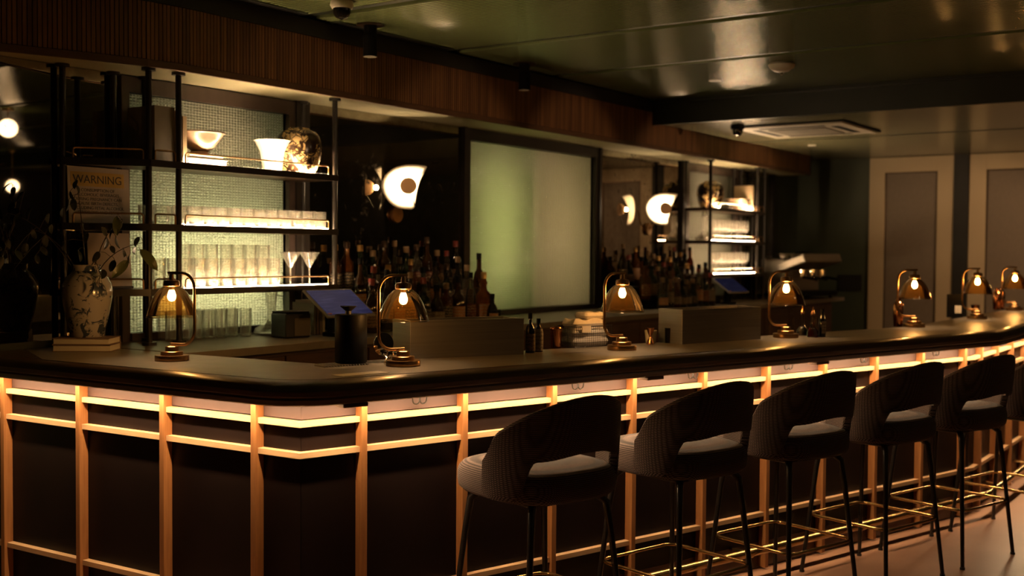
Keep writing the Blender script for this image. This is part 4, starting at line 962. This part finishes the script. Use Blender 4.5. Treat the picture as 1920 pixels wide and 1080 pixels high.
obj('body', G().bx(-.08, .08, -.1, .1, 0, .33), 'matte_black', t, bevel=.012); obj('hopper', G().lathe([(.04, .33), (.085, .37), (.085, .47), (.0001, .475)], seg=20), 'black_plastic', t, smooth=True)
obj('indicator', G().bx(-.0815, -.0805, -.05, -.02, .35-.075, .283), 'blue_led', t)

# ------------------------------------------------------------------ bar stools
def make_stool():
    t = thing('bar_stool', 's', 'bar stool'); n = 48
    def outl(sc):
        o = []
        for k in range(n):
            q = 2*PI*k/n; c, s_ = math.cos(q), math.sin(q); e = 2/3.0
            o.append((math.copysign(abs(c)**e, c)*.252*sc, math.copysign(abs(s_)**e, s_)*(.29 if s_ > 0 else .255)*sc))
        return o
    lv = [(.672, .84), (.676, .93), (.690, .985), (.715, 1.0), (.742, 1.0), (.762, .975), (.776, .93), (.784, .85), (.790, .6), (.792, .3)]
    v = []; f = []
    for z_, s_ in lv: v += [(x, y, z_) for x, y in outl(s_)]
    for i in range(len(lv)-1):
        for k in range(n): f.append((i*n+k, i*n+(k+1) % n, (i+1)*n+(k+1) % n, (i+1)*n+k))
    f.append(tuple(range(n))); f.append(tuple((len(lv)-1)*n+k for k in range(n)))
    obj('seat', G().add(v, f), 'stool_fabric', t, smooth=True)
    # wrap-around back with an opening above the seat
    v = []; f = []; m = 64; T = 82
    def sm(a, b, x): x = max(0, min(1, (x-a)/(b-a))); return x*x*(3-2*x)
    for i in range(m+1):
        th = rad(-T + 2*T*i/m); ad = abs(math.degrees(th))
        zt = .805 + .255*max(0, math.cos(th*.90))**.9; zt -= .05*sm(70, 82, ad)
        zl = .690 + (.858-.690)*(1-sm(42, 56, ad)) - (.028*sm(5, 42, ad))*(1-sm(42, 56, ad))
        zl += .012*sm(74, 82, ad)
        dx, dy = math.sin(th), -math.cos(th)
        def pt(r, z_):
            lean = .035*(z_-.70)/.35*max(0, math.cos(th)); return (dx*(r+.005), dy*(r+lean), z_)
        ri, ro = .252, .288; e = .014; hgt = zt-zl
        cs = [(ro-.006, zl), (ro, zl+e), (ro+.002, zl+hgt*.35), (ro+.002, zl+hgt*.7), (ro, zt-e), (ro-.009, zt-.003), (ri+.009, zt-.003), (ri, zt-e), (ri-.002, zl+hgt*.6), (ri-.002, zl+hgt*.3), (ri, zl+e), (ri+.006, zl)]
        v += [pt(r, z_) for r, z_ in cs]
    c_ = 12
    for i in range(m):
        for k in range(c_): f.append((i*c_+k, i*c_+(k+1) % c_, (i+1)*c_+(k+1) % c_, (i+1)*c_+k))
    f.append(tuple(range(c_))); f.append(tuple(m*c_+k for k in range(c_)))
    obj('backrest', G().add(v, f), 'stool_fabric', t, smooth=True)
    for sx in (-1, 1):
        for sy in (-1, 1):
            g = G().tube([(sx*.150, sy*.150, .672), (sx*.178, sy*.176, .640), (sx*.192, sy*.190, .52), (sx*.24, sy*.232, .012)], .0165, 12, r1=.0095)
            l = obj('leg', g, 'black_metal', t, smooth=True)
            obj('glide', G().cyl(sx*.24, sy*.232, .0, .0115, .0125, 12), 'black_plastic', l, smooth=True)
    obj('seat_frame', G().tube(fillet_loop([(-.16, -.16, .664), (.16, -.16, .664), (.16, .16, .664), (-.16, .16, .664)], .03, 4), .008, 8, closed=True), 'black_metal', t, smooth=True)
    h = .222; q = [(-h, -h, .285), (h, -h, .285), (h, h, .285), (-h, h, .285)]
    obj('footrest', G().tube(fillet_loop(q, .055, 6), .0075, 10, closed=True), 'brass', t, smooth=True)
    return t
BR = math.atan2(-NO.y, -NO.x) - PI/2
st = make_stool(); names = ['nearest to the bar corner, largest in view', 'second from the bar corner', 'third from the bar corner', 'fourth from the bar corner', 'fifth from the bar corner', 'cut by the right edge']
for k, (s_, v_, dr) in enumerate(((.76, .40, 0), (1.495, .40, 1.5), (2.185, .40, -1), (2.88, .40, .5), (3.545, .40, -.5), (4.22, .40, 1))):
    lab = 'dark woven bar stool with curved back, ' + names[k]; loc = bar(s_, v_)
    if k == 0: st.location = loc; st.rotation_euler = (0, 0, BR+rad(dr)); st['label'] = lab; st['group'] = 'bar stools along the front'
    else: dup(st, loc, BR+rad(dr), lab)

# ------------------------------------------------------------------ ceiling fittings
def spot(x, y, lab):
    t = thing('ceiling_spotlight', lab, 'spotlight', (x, y, CEIL-.0005))
    obj('rose', G().lathe([(.0001, 0), (.075, 0), (.075, -.006), (.0001, -.006)], seg=28), 'dark_bronze', t, smooth=True)
    obj('body', G().lathe([(.035, -.006), (.035, -.05), (.033, -.052), (.037, -.055), (.039, -.17), (.035, -.172), (.034, -.15), (.0001, -.15)], seg=24), 'matte_black', t, smooth=True)
    obj('lens_ring', G().lathe([(.036, -.1725), (.030, -.172), (.028, -.160)], seg=24), 'ac_white', t, smooth=True)
spot(4.62, 4.165, 'black cylinder ceiling spotlight nearer the camera'); spot(6.11, 4.175, 'black cylinder ceiling spotlight farther away')
def domecam(x, y, z_, lab):
    t = thing('dome_camera', lab, 'security camera', (x, y, z_-.0005))
    obj('housing', G().lathe([(.0001, 0), (.055, 0), (.058, -.02), (.050, -.035), (.0001, -.036)], seg=24), 'ac_white' if z_ > 2.7 else 'matte_black', t, smooth=True)
    obj('dome', G().lathe([(.044, -.035), (.042, -.06), (.028, -.082), (.0001, -.090)], seg=24), 'bottle_black', t, smooth=True)
domecam(4.12, 3.90, CEIL, 'dome security camera at the top edge of the picture'); domecam(8.62, 3.80, CEIL2, 'small black dome camera under the lower ceiling')
t = thing('emergency_light', 'round white ceiling fitting with small clear tip', 'ceiling fitting', (6.98, 2.78, CEIL-.0005))
obj('body', G().lathe([(.0001, 0), (.075, 0), (.085, -.012), (.078, -.03), (.045, -.052), (.0001, -.055)], seg=28), 'ac_white', t, smooth=True); obj('tip', G().lathe([(.016, -.054), (.015, -.068), (.0001, -.080)], seg=14), 'clear_glass', t, smooth=True)
t = thing('sprinkler_cover', 'small pale round sprinkler cover near the ceiling step', 'sprinkler', (7.41, 3.44, CEIL-.0005)); obj('disc', G().lathe([(.0001, 0), (.045, 0), (.045, -.006), (.0001, -.007)], seg=24), 'ac_white', t, smooth=True)
t = thing('sprinkler_cover', 'tiny pale round cover on the lower ceiling above the valance end', 'sprinkler', (10.58, 3.90, CEIL2-.0005)); obj('disc', G().lathe([(.0001, 0), (.04, 0), (.04, -.006), (.0001, -.007)], seg=24), 'white_ceramic', t, smooth=True)
t = thing('ceiling_air_conditioner', 'square ceiling cassette air conditioner with dark slots', 'air conditioner', (9.15, 3.42, CEIL2-.0005))
obj('frame', G().bx(-.45, .45, -.45, .45, -.022, 0), 'ac_white', t, bevel=.008)
obj('grille', G().bx(-.24, .24, -.24, .24, -.030, -.0225), 'book_grey', t, bevel=.004)
obj('border_gap', G().bx(-.47, -.455, -.47, .47, -.012, 0).bx(.455, .47, -.47, .47, -.012, 0).bx(-.455, .455, .455, .47, -.012, 0).bx(-.455, .455, -.47, -.455, -.012, 0), 'matte_black', t)
for x0, x1, y0, y1 in ((-.36, -.30, -.27, .27), (.30, .36, -.27, .27), (-.27, .27, -.36, -.30), (-.27, .27, .30, .36)):
    obj('vent_slot', G().bx(x0, x1, y0, y1, -.0245, -.0222), 'matte_black', t)
for x0, x1 in ((3.1, 4.22), (4.45, 5.44)):
    t = thing('linear_diffuser', 'dark linear air diffuser beside the valance, %s' % ('at the top left' if x0 < 4 else 'above the near spotlight'), 'air vent', ((x0+x1)/2, 4.265, CEIL-.0005)); h = (x1-x0)/2
    obj('frame', G().bx(-h, h, -.035, -.028, -.008, 0).bx(-h, h, .028, .035, -.008, 0).bx(-h, -h+.008, -.028, .028, -.008, 0).bx(h-.008, h, -.028, .028, -.008, 0), 'ceiling_batten', t)
    obj('slot', G().bx(-h+.008, h-.008, -.028, .028, -.003, -.0005), 'matte_black', t)

# ------------------------------------------------------------------ globe lamps of the dining side (seen in the mirrors and lamp shades)
gl = [(5.65, .05, 2.60), (8.1, -3.9, 2.33), (2.4, -3.0, 2.33), (5.2, -3.6, 2.33)]
places = ['hung closest to the bar', 'third along the dining wall', 'first along the dining wall', 'second along the dining wall']
for k, (x, y, z_) in enumerate(gl):
    cz = CEIL if x < STEP_X else CEIL2
    t = thing('globe_pendant', 'glowing white globe pendant %s' % places[k], 'pendant lamp', (x, y, cz-.0005), 0, 'globe pendants of the dining side')
    obj('canopy', G().lathe([(.0001, 0), (.05, 0), (.048, -.018), (.0001, -.02)], seg=20), 'aged_brass', t, smooth=True)
    obj('drop_rod', G().cyl(0, 0, z_-cz+.075, -.018, .005, 8), 'aged_brass', t, smooth=True)
    obj('globe', G().sphere((0, 0, z_-cz), .08, 20, 14), 'globe_glow', t, smooth=True)

def downlight(x, y, aim, watt, ang, lab, blend=.8):
    cz = CEIL if x < STEP_X else CEIL2
    t = thing('ceiling_downlight', lab, 'downlight', (x, y, cz-.0005), 0, 'downlights of the dining side')
    obj('ring', G().lathe([(.030, -.010), (.034, -.012), (.048, -.004), (.048, 0), (.030, 0)], seg=24), 'matte_black', t, smooth=True)
    l = bpy.data.lights.new('downlight_lamp', 'SPOT'); l.energy = watt; l.color = (1, .62, .33); l.spot_size = rad(ang); l.spot_blend = blend; l.shadow_soft_size = .03
    o = bpy.data.objects.new('downlight_lamp', l); COL.objects.link(o); o.parent = t; o.location = (0, 0, -.02)
    o.rotation_euler = (Vector(aim)-Vector((x, y, cz-.02))).to_track_quat('-Z', 'Y').to_euler()
downlight(10.4, 1.0, (12.3, 2.9, 1.5), 110, 52, 'recessed downlight washing the cream wall panels')

def valance_fill(x, aim, watt, lab):  # out-of-view lights added to brighten the valance
    t = thing('valance_fill_light', lab, 'spotlight', (x, -5.19, 1.85), 0, 'added valance lights of the dining side')
    obj('back_plate', G().bx(-.04, .04, -.01, 0, -.06, .06), 'aged_brass', t); obj('can', G().tube([(0, 0, 0), (0, .11, 0)], .035, 16), 'matte_black', t, smooth=True)
    l = bpy.data.lights.new('valance_fill_lamp', 'SPOT'); l.energy = watt*1.5; l.color = (1, .62, .33); l.spot_size = rad(9.5); l.spot_blend = .5; l.shadow_soft_size = .03
    o = bpy.data.objects.new('valance_fill_lamp', l); COL.objects.link(o); o.parent = t; o.location = (0, .12, 0)
    o.rotation_euler = (Vector(aim)-Vector((x, -5.07, 1.85))).to_track_quat('-Z', 'Y').to_euler()
for x, w_, lab in ((4.3, 150, 'aimed at the near end of the valance'), (5.6, 330, 'aimed left of the wide window'), (7.0, 400, 'aimed above the wide window'), (8.5, 420, 'aimed above the far sconce'), (10.2, 420, 'aimed at the far end of the valance')):
    valance_fill(x-.6, (x, 4.34, 2.02), w_, 'added unseen valance light on the dining wall ' + lab)
